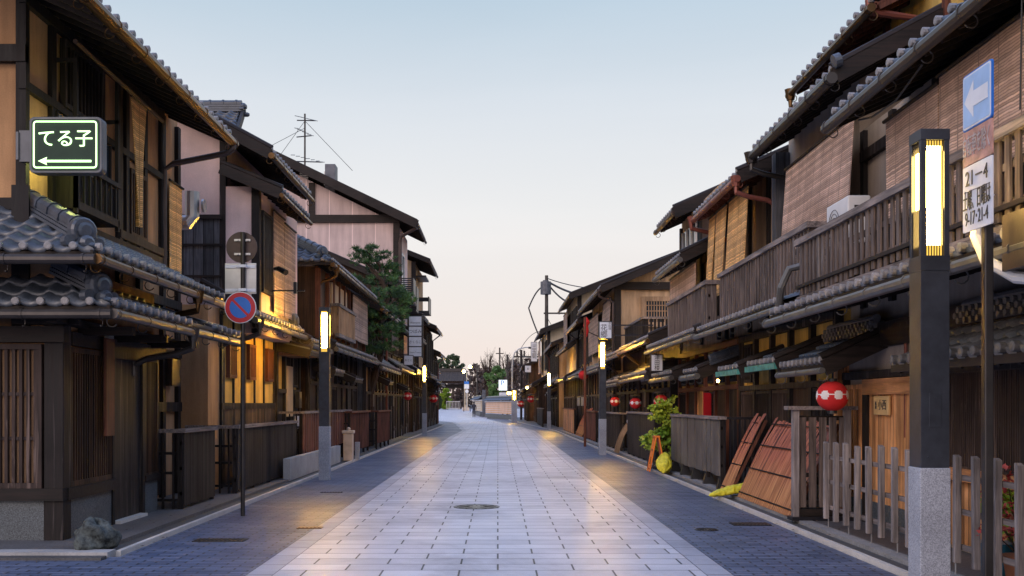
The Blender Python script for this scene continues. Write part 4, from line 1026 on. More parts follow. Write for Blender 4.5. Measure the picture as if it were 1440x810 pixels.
# ---- R6 stained sand gable
h = House(1, 'gabled_building', 'sand coloured gabled building with barred window behind the low right houses', 40.0, x0=4.65)
h.body(40.0, 50.5, [(4.65,0),(4.65,6.25),(12,9.3),(16,7.5),(16,0)], 'plaster_sand')
h.part('beam', 'wood_dark_x', (4.6, 14, 39.86, 40.0, 6.05, 6.35), (4.55, 4.80, 39.88, 40.02, 2.9, 6.4))
h.part('window', 'glass', (5.75, 6.75, 39.88, 39.99, 4.78, 5.6)); b = MB()
for i in range(10): h.box(b, 5.75+.105*i, 5.78+.105*i, 39.80, 39.84, 4.78, 5.6)
for z in (4.95, 5.2, 5.42): h.box(b, 5.75, 6.75, 39.81, 39.85, z, z+.03)
h.box(b, 5.58, 5.75, 39.82, 39.99, 4.6, 5.78); h.box(b, 6.75, 6.92, 39.82, 39.99, 4.6, 5.78); h.box(b, 5.75, 6.75, 39.82, 39.99, 5.6, 5.78); h.box(b, 5.75, 6.75, 39.78, 39.99, 4.6, 4.78)
b.build('window_bars', 'wood_tan', h.root)
h.roof(4.0, 6.1, 12, 9.5, 39.4, 50.4, gut='metal_brown', tiles='tile_old', down=(39.8, 4.5, 3)); b = MB(); b.beam(h.P(3.95, 39.35, 5.98), h.P(12, 39.35, 9.4), .12, .22); b.build('bargeboard', 'wood_dark_x', h.root)
h.lattice(4.65, 40.4, 43.4, 3.9, 5.6, .11, .04, back='shoji', nh=2); h.lattice(4.65, 44.2, 49.4, 3.9, 5.6, .11, .04, back='wood_black', nh=2)
h.frontage(4.62, 40.1, 50.4, 3.1, 'WLDWLLDW', 45, up='plaster_ochre'); h.roof(4.0, 3.05, 4.62, 3.45, 40, 50.3, gut='gutter_dark', name='lower_roof', tiles='tile')
h = rowhouse(1, 50.6, 58.4, 'right house with red flag and low double eaves before the cream building', 5.7, 3.2, 'LDWPLW', 46, xe=3.95, xf=4.6, xu=4.7, up='plaster_sand', mat='plaster_sand')
h = House(1, 'gabled_building', 'far cream building with the long sloping roof above its neighbours', 58.7, x0=4.5)
h.body(58.7, 68.4, [(4.6,0),(4.6,8.0),(20,13.8),(26,11),(26,0)], 'plaster_cream')
h.part('beam', 'wood_dark_x', (4.56, 4.8, 58.6, 58.74, 3, 8.0)); h.roof(4.1, 7.8, 20, 13.95, 58.0, 68.4, gut='metal_brown', raft=False, pitch=.4)
b = MB(); b.beam(h.P(4.05, 57.95, 7.66), h.P(20, 57.95, 13.82), .15, .28); b.build('bargeboard', 'wood_dark_x', h.root)
h.lattice(4.6, 59.2, 61.6, 5.2, 7.2, .2, .05, back='glass', nh=1); h.lattice(4.6, 62.4, 66.6, 5.2, 7.2, .2, .05, back='shoji', nh=1)
h.roof(3.95, 4.9, 4.6, 5.3, 58.5, 68, gut='gutter_brass', name='mid_roof'); h.frontage(4.5, 58.8, 68.2, 3.2, 'LPDWLPW', 47, up='plaster_cream'); h.roof(3.85, 3.1, 4.6, 3.5, 58.6, 68, gut='gutter_dark', name='lower_roof', tiles='tile_old')
h = rowhouse(1, 68.6, 79.6, 'right row house with yellow plaster front behind the third right lamp', 5.6, 3.1, 'PLDPWLP', 48, xe=3.6, xf=4.1, xu=4.1, up='plaster_cream', mat='plaster_sand')
h = House(1, 'gabled_building', 'farthest right gabled building with cream wall beside the utility pole', 80, x0=3.3)
h.body(80.0, 91.5, [(3.9,0),(3.9,7.4),(14,11.2),(18,9),(18,0)], 'plaster_cream')
h.part('beam', 'wood_dark_x', (3.86, 4.1, 79.9, 80.04, 3, 7.4)); h.roof(3.35, 7.3, 14, 11.4, 79.4, 91.5, gut='metal_brown', raft=False, pitch=.4)
b = MB(); b.beam(h.P(3.3, 79.35, 7.15), h.P(14, 79.35, 11.25), .15, .3); b.build('bargeboard', 'wood_dark_x', h.root)
h.lattice(3.9, 81, 84, 4.4, 6.6, .25, .06, back='shoji', nh=1); h.part('end_wall', 'wood_brown', (3.3, 3.9, 80.1, 91, 0, 3.3)); h.frontage(3.3, 80.1, 91.3, 3.2, 'DLWPDLWL', 49, up='plaster_cream', wood_='wood_brown'); h.roof(2.7, 3.1, 3.9, 3.8, 79.8, 91.4, gut='gutter_dark', name='lower_roof', tiles='tile')
h = rowhouse(1, 91.8, 100, 'last low right house at the bend before the plaster wall', 4.9, 3.0, 'LDWWLP', 50, dx=-1.9, xe=4.1, xf=4.6, up='plaster_ochre')
# ================================================================== BLINDS
G = 'reed blinds hanging under the eaves'
blind('reed_blind', 'large brown reed blind nearest the one way sign on the right', 1, 4.42, 5.2, 8.55, 3.78, 4.98, 'reed_brown', G, cat='reed blind')
blind('reed_blind', 'brown reed blind behind the nearest right lamp post, between two wider ones', 1, 4.44, 8.62, 10.3, 3.72, 4.90, 'reed_brown', G, cat='reed blind')
blind('reed_blind', 'brown reed blind left of the near right lamp post above the balcony', 1, 4.45, 10.35, 11.75, 3.70, 4.84, 'reed_brown', G, cat='reed blind')
blind('reed_blind', 'slanting brown reed blind above the white air conditioner', 1, 4.62, 13.3, 16.4, 3.55, 5.35, 'reed_brown', G, tilt=.12, cat='reed blind')
for lab, a, b, tp in (('widest golden blind, nearest of the four, on the right house with copper gutter', 18.25, 18.85, .0), ('golden blind with a gap at its left on the copper gutter house', 18.9, 19.75, 0.0),
                      ('golden blind pulled to a slant beside the narrow window gap', 19.95, 20.9, .12), ('narrow golden blind farthest along the copper gutter house', 21.0, 21.6, .1)):
    blind('reed_blind', lab, 1, 4.46, a, b, 3.75, 5.50, 'reed_gold', G, taper=tp, tilt=.10, cat='reed blind')
blind('reed_blind', 'pinkish reed blind under the low double eave behind the third balcony', 1, 4.3, 22.3, 25.6, 3.4, 4.70, 'reed_brown', G, cat='reed blind')
blind('reed_blind', 'narrow gathered blind hanging from the corner house awning pole', -1, 5.26, 14.7, 15.35, 4.2, 6.02, 'reed_gold', G, taper=.75, cat='reed blind', wav=.03)
blind('reed_blind', 'orange reed blind beside the downpipe at the end of the corner house', -1, 5.50, 17.15, 17.85, 3.75, 5.35, 'reed_gold', G, cat='reed blind')
blind('reed_blind', 'tall grey brown blind on the rose house behind the round signs, nearer one', -1, 4.66, 21.3, 22.35, 3.5, 5.62, 'reed_grey', G, cat='reed blind')
blind('reed_blind', 'tall grey brown blind at the far corner of the rose house', -1, 4.66, 22.4, 23.6, 3.5, 5.55, 'reed_grey', G, cat='reed blind')
blind('reed_blind', 'grey slatted blind on the wooden house beside the pine', -1, 4.45, 31.5, 35.0, 3.6, 5.0, 'reed_grey', G, cat='reed blind')
blind('reed_blind', 'dark brown blind left of the stacked sign boards', -1, 4.5, 43.6, 46.4, 4.0, 6.2, 'reed_dark', G, cat='reed blind')
blind('reed_blind', 'pale brown blind on the sand coloured gabled building above the flower sign', 1, 4.45, 40.3, 43.2, 4.2, 5.8, 'reed_grey', G, tilt=.1, cat='reed blind')
blind('reed_blind', 'long tan blind under the eave beside the red furled flag', 1, 4.4, 45.0, 49.8, 3.9, 5.6, 'reed_grey', G, cat='reed blind')
blind('reed_blind', 'pale blind at the front corner of the far cream building', 1, 4.35, 64.2, 67.8, 5.0, 7.4, 'reed_grey', G, cat='reed blind')
blind('reed_blind', 'pale blind at the tip of the farthest right gabled building', 1, 3.6, 86.5, 90.8, 4.2, 7.0, 'reed_grey', G, cat='reed blind')

# ================================================================== STREET LAMPS
def street_lamp(x, y, label, hgt=3.62, w_=.21, stone=1.13, lens=.80, core='lamp_core'):
    t = thing('street_lamp', label, 'street lamp', (x, y, gz(y)), 'square street lamps on granite bases')
    z = gz(y); a = w_/2
    b = MB(); b.box(x-a-.008, x+a+.008, y-a-.008, y+a+.008, z, z+stone); b.build('stone_base', 'granite', t, bevel=.008)
    lz0 = hgt-.08-lens
    b = MB(); b.box(x-a, x+a, y-a, y+a, z+stone, z+lz0-.16); 
    b.box(x-a*1.03, x+a*1.03, y-a*1.03, y+a*1.03, z+lz0-.16, z+lz0-.05)
    for sx in (-1, 1):
        for sy in (-1, 1): b.box(x+sx*a, x+sx*(a-.038), y+sy*a, y+sy*(a-.038), z+lz0-.05, z+hgt-.08)
    b.box(x-a*1.03, x+a*1.03, y-a*1.03, y+a*1.03, z+hgt-.08, z+hgt)
    for sx, sy in ((-1,-1),(1,-1)): b.tube([(x+sx*.05, y-a-.004, z+stone+.08), (x+sx*.05, y-a+.01, z+stone+.08)], .008, 8)
    b.box(x-.045, x+.045, y-a-.004, y-a, z+stone+.30, z+stone+.55)
    for q_ in (.33, .52): b.tube([(x, y-a-.008, z+stone+q_), (x, y-a, z+stone+q_)], .006, 6)
    b.build('post', 'steel_lamp', t, bevel=.004)
    i = a-.035
    b = MB(); b.box(x-i, x+i, y-i, y+i, z+lz0-.05, z+hgt-.08); L_ = b.build('lens', 'lamp_amber', t)
    b = MB(); q = a-.030
    for (px, py, ex, ey) in ((0,-q,.052,.002),(0,q,.052,.002),(-q,0,.002,.052),(q,0,.002,.052)):
        b.box(x+px-ex, x+px+ex, y+py-ey, y+py+ey, z+lz0+.03, z+hgt-.12)
    b.build('tube', core, L_)
    b = MB()
    for k in range(7):
        u = -.060+k*.020
        for (dx, dy, ex, ey) in ((u,-a+.018,.0022,.006),(u,a-.018,.0022,.006),(-a+.018,u,.006,.0022),(a-.018,u,.006,.0022)):
            b.box(x+dx-ex, x+dx+ex, y+dy-ey, y+dy+ey, z+lz0-.05, z+lz0+.30); b.box(x+dx-ex, x+dx+ex, y+dy-ey, y+dy+ey, z+hgt-.16, z+hgt-.08)
    b.build('grille', 'metal_black', L_)
    return t
street_lamp(3.21, 7.62, 'nearest street lamp, tall dark post on a granite base in front of the picket fence', core='lamp_core_soft')
street_lamp(-3.63, 21.5, 'lit street lamp before the left fences, in front of the hipped wooden house')
street_lamp(3.27, 32.0, 'second right street lamp, below the white flower sign')
street_lamp(-3.72, 52.0, 'second left street lamp, beyond the stacked sign boards')
street_lamp(3.2, 64.0, 'third right street lamp, in front of the cream fronted row')
street_lamp(-5.2, 85.0, 'farthest left street lamp, at the edge of the plaza')
street_lamp(1.42, 88.6, 'short wide lit lamp pillar before the end of the plaster wall', hgt=2.85, w_=.46, stone=1.95, lens=.78)
def extra(l, loc, p, c=(1,.55,.13), r=.08): 
    d = bpy.data.lights.new(l, 'POINT'); d.energy = p; d.color = c; d.shadow_soft_size = r
    o = bpy.data.objects.new(l, d); COL.objects.link(o); o.location = loc; return o

# ================================================================== SIGNS
t = thing('neon_sign', 'glowing green and white neon sign box on the corner house with a left arrow', 'neon sign', (-4.98, 11.8, 4.25))
yy = 11.80; x0, x1, z0, z1 = -5.40, -4.56, 4.26, 4.91
def rrect(x0, x1, z0, z1, r, n=6):
    o = []
    for cx, cz, a0 in ((x1-r, z1-r, 0), (x0+r, z1-r, 90), (x0+r, z0+r, 180), (x1-r, z0+r, 270)):
        for k in range(n+1): a = R(a0+90*k/n); o.append((cx+r*math.cos(a), cz+r*math.sin(a)))
    return o
b = MB(); b.prism([(x, yy, z) for x, z in rrect(x0, x1, z0, z1, .06)], (0, .15, 0)); b.build('case', 'metal_roof', t, bevel=.008)
b = MB(); b.prism([(x, yy-.006, z) for x, z in rrect(x0+.03, x1-.03, z0+.03, z1-.03, .04)], (0, .004, 0)); b.build('face', 'sign_face', t)
b = MB(); pts = [Vector((x, yy-.016, z)) for x, z in rrect(x0+.06, x1-.06, z0+.06, z1-.06, .03, 4)]; pts.append(pts[0]); b.tube(pts, .0095, 6, close=False)
b.build('neon_border', 'neon', t)
text_mb('てる子', .215, (-4.98, yy-.012, 4.645), '-y', .006, 'neon', t, 'lettering')
b = MB(); za = 4.395; b.box(-5.2, -4.68, yy-.02, yy-.008, za-.012, za+.012); b.prism([(-5.29, yy-.02, za), (-5.19, yy-.02, za+.045), (-5.205, yy-.02, za), (-5.19, yy-.02, za-.045)], (0, .012, 0)); b.build('arrow', 'neon', t)
b = MB(); b.box(-5.53, -5.40, yy+.03, yy+.12, 4.40, 4.76); b.box(-5.56, -5.53, yy+.01, 12.0, 4.42, 4.74); b.build('bracket', 'metal_roof', t)
sn = extra('neon_glow', (-4.98, 11.6, 4.6), .5, (.75, 1, .45), .25); sn.parent = t; sn.location = (0, -.25, .35)
sn2 = extra('neon_glow', (0,0,0), 16, (.85, .90, .22), .1); sn2.parent = t; sn2.location = (-.22, .5, .25)

# no parking sign with backs of two other signs on one pole
X, Y = -3.64, 14.62
t = thing('sign_pole', 'tall thin dark sign pole beside the left kerb, carrying the no parking disc', 'sign pole', (X, Y, 0))
b = MB(); b.tube([(X, Y, 0), (X, Y, 4.05)], .032, 12); b.build('pole', 'metal_pole', t)
t = thing('road_sign', 'round red and blue no parking sign on the left pole', 'road sign', (X, Y-.06, 2.75))
def disc(mb, x, y, z, r, th, n=40): mb.prism([(x+r*math.cos(2*math.pi*k/n), y, z+r*math.sin(2*math.pi*k/n)) for k in range(n)], (0, th, 0))
zc = 1.6+(568-433)/1440*Y
b = MB(); disc(b, X-.02, Y-.060, zc, .225, .014); b.build('rim', 'sign_white', t)
b = MB(); disc(b, X-.02, Y-.064, zc, .214, .003); b.build('ring', 'sign_red', t)
b = MB(); disc(b, X-.02, Y-.067, zc, .152, .002); b.build('face', 'sign_blue', t)
b = MB(); b.beam((X-.02-.112, Y-.069, zc+.112), (X-.02+.112, Y-.069, zc-.112), .003, .034, Vector((1,0,1))); b.build('bar', 'sign_red', t)
t = thing('road_sign', 'dark back of a round sign at the top of the left pole', 'road sign', (X, Y+.05, 3.6))
zc = 1.6+(568-347)/1440*Y; b = MB(); disc(b, X-.03, Y+.05, zc, .222, .012); b.build('plate', 'metal_brown', t)
b = MB()
for dz in (.10, -.10): b.box(X-.13, X+.10, Y+.025, Y+.048, zc+dz-.015, zc+dz+.015); b.tube([(X-.08, Y+.01, zc+dz), (X-.08, Y+.05, zc+dz)], .014, 8); b.tube([(X+.06, Y+.01, zc+dz), (X+.06, Y+.05, zc+dz)], .014, 8)
b.build('clamp', 'metal_light', t)
t = thing('road_sign', 'pale metal back of a square sign plate between the two discs', 'road sign', (X, Y+.05, 3.2))
zc = 1.6+(568-391)/1440*Y; b = MB(); b.box(X-.27, X+.18, Y+.05, Y+.06, zc-.22, zc+.22); b.build('plate', 'metal_light', t, bevel=.004)
b = MB()
for dz in (.17, -.17): b.box(X-.26, X+.17, Y+.030, Y+.049, zc+dz-.022, zc+dz+.022); b.tube([(X-.1, Y+.01, zc+dz), (X-.1, Y+.04, zc+dz)], .014, 8); b.tube([(X+.08, Y+.01, zc+dz), (X+.08, Y+.04, zc+dz)], .014, 8); b.box(X-.05, X+.05, Y-.04, Y+.029, zc+dz-.02, zc+dz+.02)
b.build('clamp', 'sign_white', t)

# one way sign on the right
X, Y = 3.28, 6.86
t = thing('sign_pole', 'dark square sign pole right of the nearest right lamp', 'sign pole', (X, Y, 0))
b = MB(); b.box(X-.03, X+.03, Y-.03, Y+.03, 0, 3.85); b.build('pole', 'metal_pole', t, bevel=.008)
ya, yb = 7.10, 6.685; xp = 3.225
t = thing('road_sign', 'pale blue sign with a white left arrow at the top of the right pole', 'road sign', (xp, Y, 3.5))
b = MB(); q = [(xp, (ya+yb)/2+u*(ya-yb)/2, v) for u, v in ((-1,3.50),(1,3.50),(1,3.86),(-1,3.86))]
def sidebox(x, ya, yb, z0, z1, th, r, mat, name, par):
    b = MB(); b.prism([(x, y, z) for y, z in rrect(yb, ya, z0, z1, r, 4)], (th, 0, 0)); return b.build(name, mat, par)
sidebox(xp, ya, yb, 3.475, 3.86, .014, .025, 'sign_blue', 'rim', t); sidebox(xp-.003, ya-.010, yb+.010, 3.485, 3.85, .003, .02, 'sign_white', 'border', t); sidebox(xp-.006, ya-.022, yb+.022, 3.497, 3.838, .003, .015, 'sign_pale', 'face', t)
zc = 3.667; ym = (ya+yb)/2
b = MB(); b.prism([(xp-.009, y, z) for y, z in ((ya-.04, zc), (ym+.035, zc+.125), (ym+.035, zc+.052), (yb+.04, zc+.052), (yb+.04, zc-.052), (ym+.035, zc-.052), (ym+.035, zc-.125))], (.002, 0, 0)); b.build('arrow', 'sign_white', t)
t = thing('road_sign', 'rust stained plate with faded characters below the one way sign', 'road sign', (xp, Y, 3.25))
sidebox(xp, ya, yb, 3.235, 3.470, .012, .01, 'sign_rust', 'plate', t); text_mb('自転車を除く', .100, (xp-.004, ym, 3.352), '-x', .002, 'rust_letter', t, 'lettering', sx=.68, sy=1.6)
t = thing('road_sign', 'white hours plate with black characters, lowest on the right pole', 'road sign', (xp, Y, 2.75))
sidebox(xp, ya, yb, 2.78, 3.228, .012, .01, 'sign_white', 'plate', t)
text_mb('21－4', .13, (xp-.004, ym, 3.135), '-x', .002, 'ink', t, 'lettering', sx=1.0, sy=1.1)
b = MB(); b.box(xp-.003, xp-.001, yb+.02, ya-.02, 3.050, 3.054); b.build('line', 'ink', t)
text_mb('土曜、日曜は', .10, (xp-.004, ym, 2.98), '-x', .002, 'ink', t, 'lettering', sx=.66, sy=1.5); text_mb('9-17･21-4', .10, (xp-.004, ym, 2.86), '-x', .002, 'ink', t, 'lettering', sx=.8, sy=1.3)

# wall signs
def boxsign(x, y, z0, z1, wd, label, lines, cat='shop sign', th=.14, case='metal_black', face='sign_white', size=.3, vertical=True, cols=None, brk=None, dpt=None):
    t = thing('shop_sign', label, cat, (x, y, z0))
    b = MB(); b.box(x-wd/2, x+wd/2, y, y+th, z0, z1); b.build('case', case, t, bevel=.006)
    b = MB(); b.box(x-wd/2+.03, x+wd/2-.03, y-.006, y-.002, z0+.03, z1-.03); b.build('face', face, t)
    for (s_, sz, dx_, dz_, v) in lines: text_mb(s_, sz, (x+dx_, y-.009, (z0+z1)/2+dz_), '-y', .002, 'ink', t, 'lettering', vertical=v)
    if brk: 
        b = MB(); 
        for z in (z0+.12, z1-.12): b.box(x+wd/2*(1 if brk > x else -1), brk, y+.04, y+.08, z-.02, z+.02)
        b.build('bracket', case, t)
    return t
boxsign(3.32, 31.55, 4.05-.45, 4.15, .42, 'white tiled flower sign directly above the second right lamp', [('花郷', .22, -.05, -.04, True), ('京料理', .085, .13, .12, True)], brk=4.8)
boxsign(3.98, 25.6, 2.40, 2.85, .33, 'white three character sign box beside the black downpipe', [('津田楼', .14, 0, 0, True)], th=.12, case='wood_dark', face='paper', brk=4.8)
t = boxsign(-3.86, 47.9, 3.80, 5.72, .64, 'tall stack of four white sign boards on the left', [('Akamonn', .12, 0, .64, False), ('つばみ', .2, 0, .22, False), ('さくらこ', .15, 0, -.27, False), ('Ohana Tonton', .09, 0, -.75, False)], th=.10, brk=-4.7)
b = MB()
for z in (4.28, 4.76, 5.24): b.box(-4.16, -3.56, 47.885, 47.893, z-.025, z+.025)
b.box(-3.54, -3.50, 47.86, 48.02, 3.75, 5.76); b.build('divider', 'metal_black', t)
boxsign(-4.13, 47.4, 3.38, 3.86, .46, 'small square white sign just below the tall stack of sign boards', [('おとと', .12, 0, 0, False)], th=.1, face='paper', brk=-4.7)
boxsign(3.05, 86, 5.15, 6.8, .55, 'far white vertical sign under the farthest gabled eave', [('三玉菊', .42, 0, 0, True)], th=.12)
boxsign(2.55, 86.5, 4.25, 4.85, .55, 'small far white square sign below the vertical one', [('玄', .2, 0, 0, False)], th=.12)
t = thing('name_plaque', 'small cream wooden name plaque on the orange boarded door', 'plaque', (4.8, 12.85, 2.05-.5))
b = MB(); b.box(4.79, 4.83, 12.58, 13.06, 1.46, 1.70); b.build('board', 'plaque', t, bevel=.01); text_mb('小西', .14, (4.787, 12.76, 1.58), '-x', .002, 'ink', t, 'lettering'); text_mb('祇園', .05, (4.787, 12.97, 1.58), '-x', .002, 'ink', t, 'lettering', vertical=True)
t = thing('poster_board', 'red and white poster panel beside the door behind the grey fence', 'poster', (4.7, 23.6, .1))
b = MB(); b.box(4.62, 5.2, 23.00, 23.04, .55, 1.85); b.build('panel', 'sign_red', t); b = MB(); b.box(4.9, 5.18, 22.985, 22.998, .6, 1.75); b.build('picture', 'sign_white', t)
b = MB()
for k in range(9): b.beam((4.95+.02*(k % 3), 22.98, .8+.1*k), (5.1, 22.98, .86+.1*k), .004, .035)
b.build('figure', 'ink', t)

# ================================================================== LANTERNS
def lantern(x, y, zc, r, label, wm='white_paper', hood=True):
    t = thing('paper_lantern', label, 'paper lantern', (x, y, zc-r*1.1), 'round red paper lanterns')
    n, m_ = 72, 36; v = []; f = []; mi = []
    for j in range(m_+1):
        a = math.pi*(.09+.82*j/m_)
        rr = r*math.sin(a)*(1+.010*math.cos(j*math.pi)); zz = r*.97*math.cos(a)
        for k in range(n): v.append(Vector((x+rr*math.cos(2*math.pi*k/n), y+rr*math.sin(2*math.pi*k/n), zc+zz)))
    for j in range(m_):
        for k in range(n):
            f.append((j*n+k, (j+1)*n+k, (j+1)*n+(k+1) % n, j*n+(k+1) % n))
            zz = .97*math.cos(math.pi*(.09+.82*(j+.5)/m_)); th = 2*math.pi*(k+.5)/n; per = 2*math.pi/7
            dth = ((th+math.pi/2+per*.4) % per)-per/2
            d = math.hypot(dth, zz-.07)
            mi.append(1 if d < .29 or abs(zz-.07) < .035 else 0)
    b = MB(); b.v = v; b.f = f; b.m = mi; b.build('shade', ['red_paper', wm], t, smooth=True)
    b = MB(); b.tube([(x, y, zc-r*1.12), (x, y, zc-r*.86)], r*.30, 16); b.build('cap', 'black_plastic', t)
    b = MB(); b.tube([(x, y, zc+r*.86), (x, y, zc+r*1.12)], r*.30, 16); b.tube([(x, y, zc+r*1.1), (x, y, zc+r*1.5)], .008, 6); b.build('cap', 'black_plastic', t)
    if hood:
        b = MB(); b.lathe([(r*1.15, zc+r*1.16), (r*1.12, zc+r*1.20), (r*.4, zc+r*1.42), (.02, zc+r*1.47)], (x, y, 0), 14); b.build('hood', 'wood_brown', t)
    return t
lantern(4.28, 13.1, 1.70, .20, 'nearest red lantern with white dumpling band beside the orange door', hood=False)
lantern(4.1, 25.7, 1.655, .185, 'red lantern with cream band above the green nandina bush', 'cream_paper')
lantern(4.08, 30.3, 1.62, .175, 'middle of the three right lanterns in a row, behind the green bush', 'white_paper')
lantern(4.08, 35.6, 1.68, .175, 'farthest of the three right lanterns in a row, next to the second right lamp', 'white_paper')
lantern(-4.05, 46.0, 1.95, .19, 'dark red lantern on the left near the second left lamp', 'cream_paper')
lantern(-4.3, 68.5, 1.95, .28, 'dark red lantern at the far left before the plaza', 'cream_paper')
lantern(2.45, 76.0, 1.95, .27, 'small pale pink lantern far on the right under low eaves', 'cream_paper')
lantern(1.9, 84.0, 1.6, .28, 'small red lantern farthest away on the right', 'cream_paper')
lantern(3.85, 46.0, 2.9, .22, 'red lantern high under the eaves beyond the second right lamp', 'red_paper')

# ================================================================== FENCES
def slat_fence(name, label, s, x, y0, y1, z1, mat, end0=False, end1=False, z0=.08, pitch=.0, cap='wood_grey_y', w_=.16, foot=None, cat='fence', xin=.55, group=None, solid=True, slw=.055, seed=1):
    t = thing(name, label, cat, (s*x, (y0+y1)/2, 0), group)
    rnd = random.Random(seed)
    P = lambda a, y, z: Vector((s*a, y, z))
    def bx(m_, xa, xb, ya, yb, za, zb): m_.box(s*xa, s*xb, ya, yb, za, zb)
    b = MB(); y = y0+.04
    step = pitch or slw*1.15
    while y < y1-.05:
        l_ = rnd.uniform(0, .03); bx(b, x, x+.018, y, y+slw*rnd.uniform(.8, 1.05), z0+l_, z1-.05); y += step*rnd.uniform(.92, 1.1)
    b.build('slats', mat, t)
    k = max(1, round((y1-y0)/1.2))
    for i in range(k+1):
        yy = y0+(y1-y0-.07)*i/k; b = MB(); bx(b, x+.02, x+.09, yy, yy+.07, .0 if not foot else .02, z1-.04); b.build('post', 'wood_dark', t)
    for z in (z0+.2, (z0+z1)/2, z1-.2): b = MB(); bx(b, x+.0185, x+.06, y0, y1, z-.025, z+.025); b.build('rail', 'wood_dark_y', t)
    b = MB(); bx(b, x-.04, x+w_-.04, y0-.04, y1+.03, z1-.045, z1+.012)
    for e, yy in ((end0, y0), (end1, y1)):
        if e: bx(b, x+w_-.04, x+xin, yy-.03, yy+.07, z1-.045, z1+.010)
    b.build('cap_rail', cap, t)
    b = MB(); any_ = False
    for e, yy in ((end0, y0), (end1, y1)):
        if e:
            any_ = True; a = x+.14
            while a < x+xin: bx(b, a, a+.03, yy, yy+.03, z0-.05, z1-.05); a += .155
            for z in (z0+.1, z0+.5, z1-.35): bx(b, x+.1, x+xin, yy+.031, yy+.06, z-.02, z+.02)
    if any_: b.build('end_bars', 'wood_black', t)
    if foot:
        for i in range(k+1):
            b = MB(); yy = y0+(y1-y0-.12)*i/k; b.add([P(x-.05, yy, .05), P(x+.2, yy, .05), P(x+.2, yy+.12, .05), P(x-.05, yy+.12, .05), P(x, yy+.02, .26), P(x+.12, yy+.02, .26), P(x+.12, yy+.1, .26), P(x, yy+.1, .26)], [(0,3,2,1),(4,5,6,7),(0,1,5,4),(1,2,6,5),(2,3,7,6),(3,0,4,7)]); b.build('foot', foot, t)
    return t
slat_fence('slat_fence', 'near dark slatted fence with pale top rail in front of the recessed corner house wall', -1, 4.62, 15.06, 16.75, 1.22, 'fence_dark', end0=True, xin=1.0)
slat_fence('slat_fence', 'longer dark slatted fence behind the no parking pole', -1, 4.50, 17.7, 22.9, 1.22, 'fence_dark', end0=True, xin=.9, seed=2, w_=.12)
t = slat_fence('slat_fence', 'red brown fence on a low concrete footing behind the first left lamp', -1, 4.45, 23.4, 31.0, 1.42, 'fence_red', end0=True, z0=.45, pitch=.30, slw=.22, seed=3, cap='wood_grey_y')
b = MB(); b.box(-4.38, -4.24, 20.9, 27.6, .03, .48); b.build('footing', 'concrete_w', None, loc=(-4.31, 24.2, .03)); tag(bpy.data.objects['footing'], 'low pale concrete wall behind the base of the first left lamp', 'low wall'); bpy.data.objects['footing'].name = 'low_wall'
slat_fence('slat_fence', 'bright red brown slatted fence beyond the cream stone bollard', -1, 4.25, 29.6, 33.9, 1.38, 'fence_red', end0=True, pitch=.17, slw=.05, seed=4, z0=.2, cap='wood_red')
slat_fence('slat_fence', 'shorter red brown slatted fence, farthest of the left fences', -1, 4.2, 35.8, 39.8, 1.36, 'fence_red', end0=True, pitch=.17, slw=.05, seed=5, z0=.2, cap='wood_red')
slat_fence('slat_fence', 'dark slatted fence end standing between the bamboo skirting and picket fence', 1, 4.05, 13.15, 13.2+.85, 1.28, 'fence_dark', end0=True, xin=.62, seed=6, z0=.2) if False else None
# grey panel fence on black feet
t = slat_fence('panel_fence', 'grey boarded fence on black feet beside the orange caution stand', 1, 4.02, 18.55, 23.6, 1.36, 'fence_grey', end0=False, z0=.28, pitch=.40, slw=.385, cap='wood_grey_y', foot='black_plastic', seed=8)
b = MB()
for k in range(9): b.tube([(4.12+k*.09, 18.55, .25), (4.12+k*.09, 18.55, 1.33)], .012, 6)
b.box(4.05, 4.9, 18.52, 18.60, 1.32, 1.365); b.build('end_bars', 'metal_black', t)
slat_fence('slat_fence', 'dark slatted fence behind the green bush with curved wooden stand at its end', 1, 4.0, 26.2, 31.6, 1.36, 'fence_dark', seed=9, end1=False)
slat_fence('slat_fence', 'dark brown fence directly behind the second right lamp', 1, 4.0, 33.6, 40.5, 1.30, 'fence_dark', seed=10, pitch=.14, slw=.08, end0=True)
slat_fence('slat_fence', 'reddish fence beyond the thin maroon pole', 1, 3.95, 41.5, 46.0, 1.30, 'fence_red', seed=11, pitch=.2, slw=.09, cap='wood_red')
slat_fence('slat_fence', 'orange brown boarded fence just right of the third right lamp', 1, 3.9, 52.5, 61.0, 1.35, 'wood_orange', seed=12, pitch=.2, slw=.18, cap='wood_red')
slat_fence('slat_fence', 'distant dark fence before the far right row beyond the third lamp', 1, 3.0, 69, 78, 1.3, 'fence_dark', seed=13, pitch=.25, slw=.22)

# dark lattice gate panel facing the camera
t = thing('gate_panel', 'weathered dark lattice panel standing square to the street beside the bamboo skirting', 'gate panel', (4.25, 13.7, 0))
b = MB(); 
for k in range(5): b.box(4.02+k*.135, 4.115+k*.135, 13.66, 13.685, .22, 1.42)
b.build('boards', 'wood_weather', t); b = MB(); b.box(3.93, 4.01, 13.62, 13.72, .06, 1.52); b.box(4.62, 4.70, 13.62, 13.72, .06, 1.52); b.build('post', 'wood_grey', t)
for z in (.25, .62, 1.38): b = MB(); b.box(4.01, 4.62, 13.686, 13.72, z, z+.06); b.build('rail', 'wood_dark_x', t)
b = MB(); b.box(4.01, 4.62, 13.63, 13.659, .07, .20); b.build('rail', 'wood_dark_x', t); b = MB(); b.box(3.85, 4.78, 13.58, 13.78, 1.52, 1.57); b.build('cap_rail', 'wood_grey_y', t)
b = MB(); b.box(3.9, 4.75, 13.55, 13.8, .05, .10); b.build('foot_plate', 'metal_black', t)

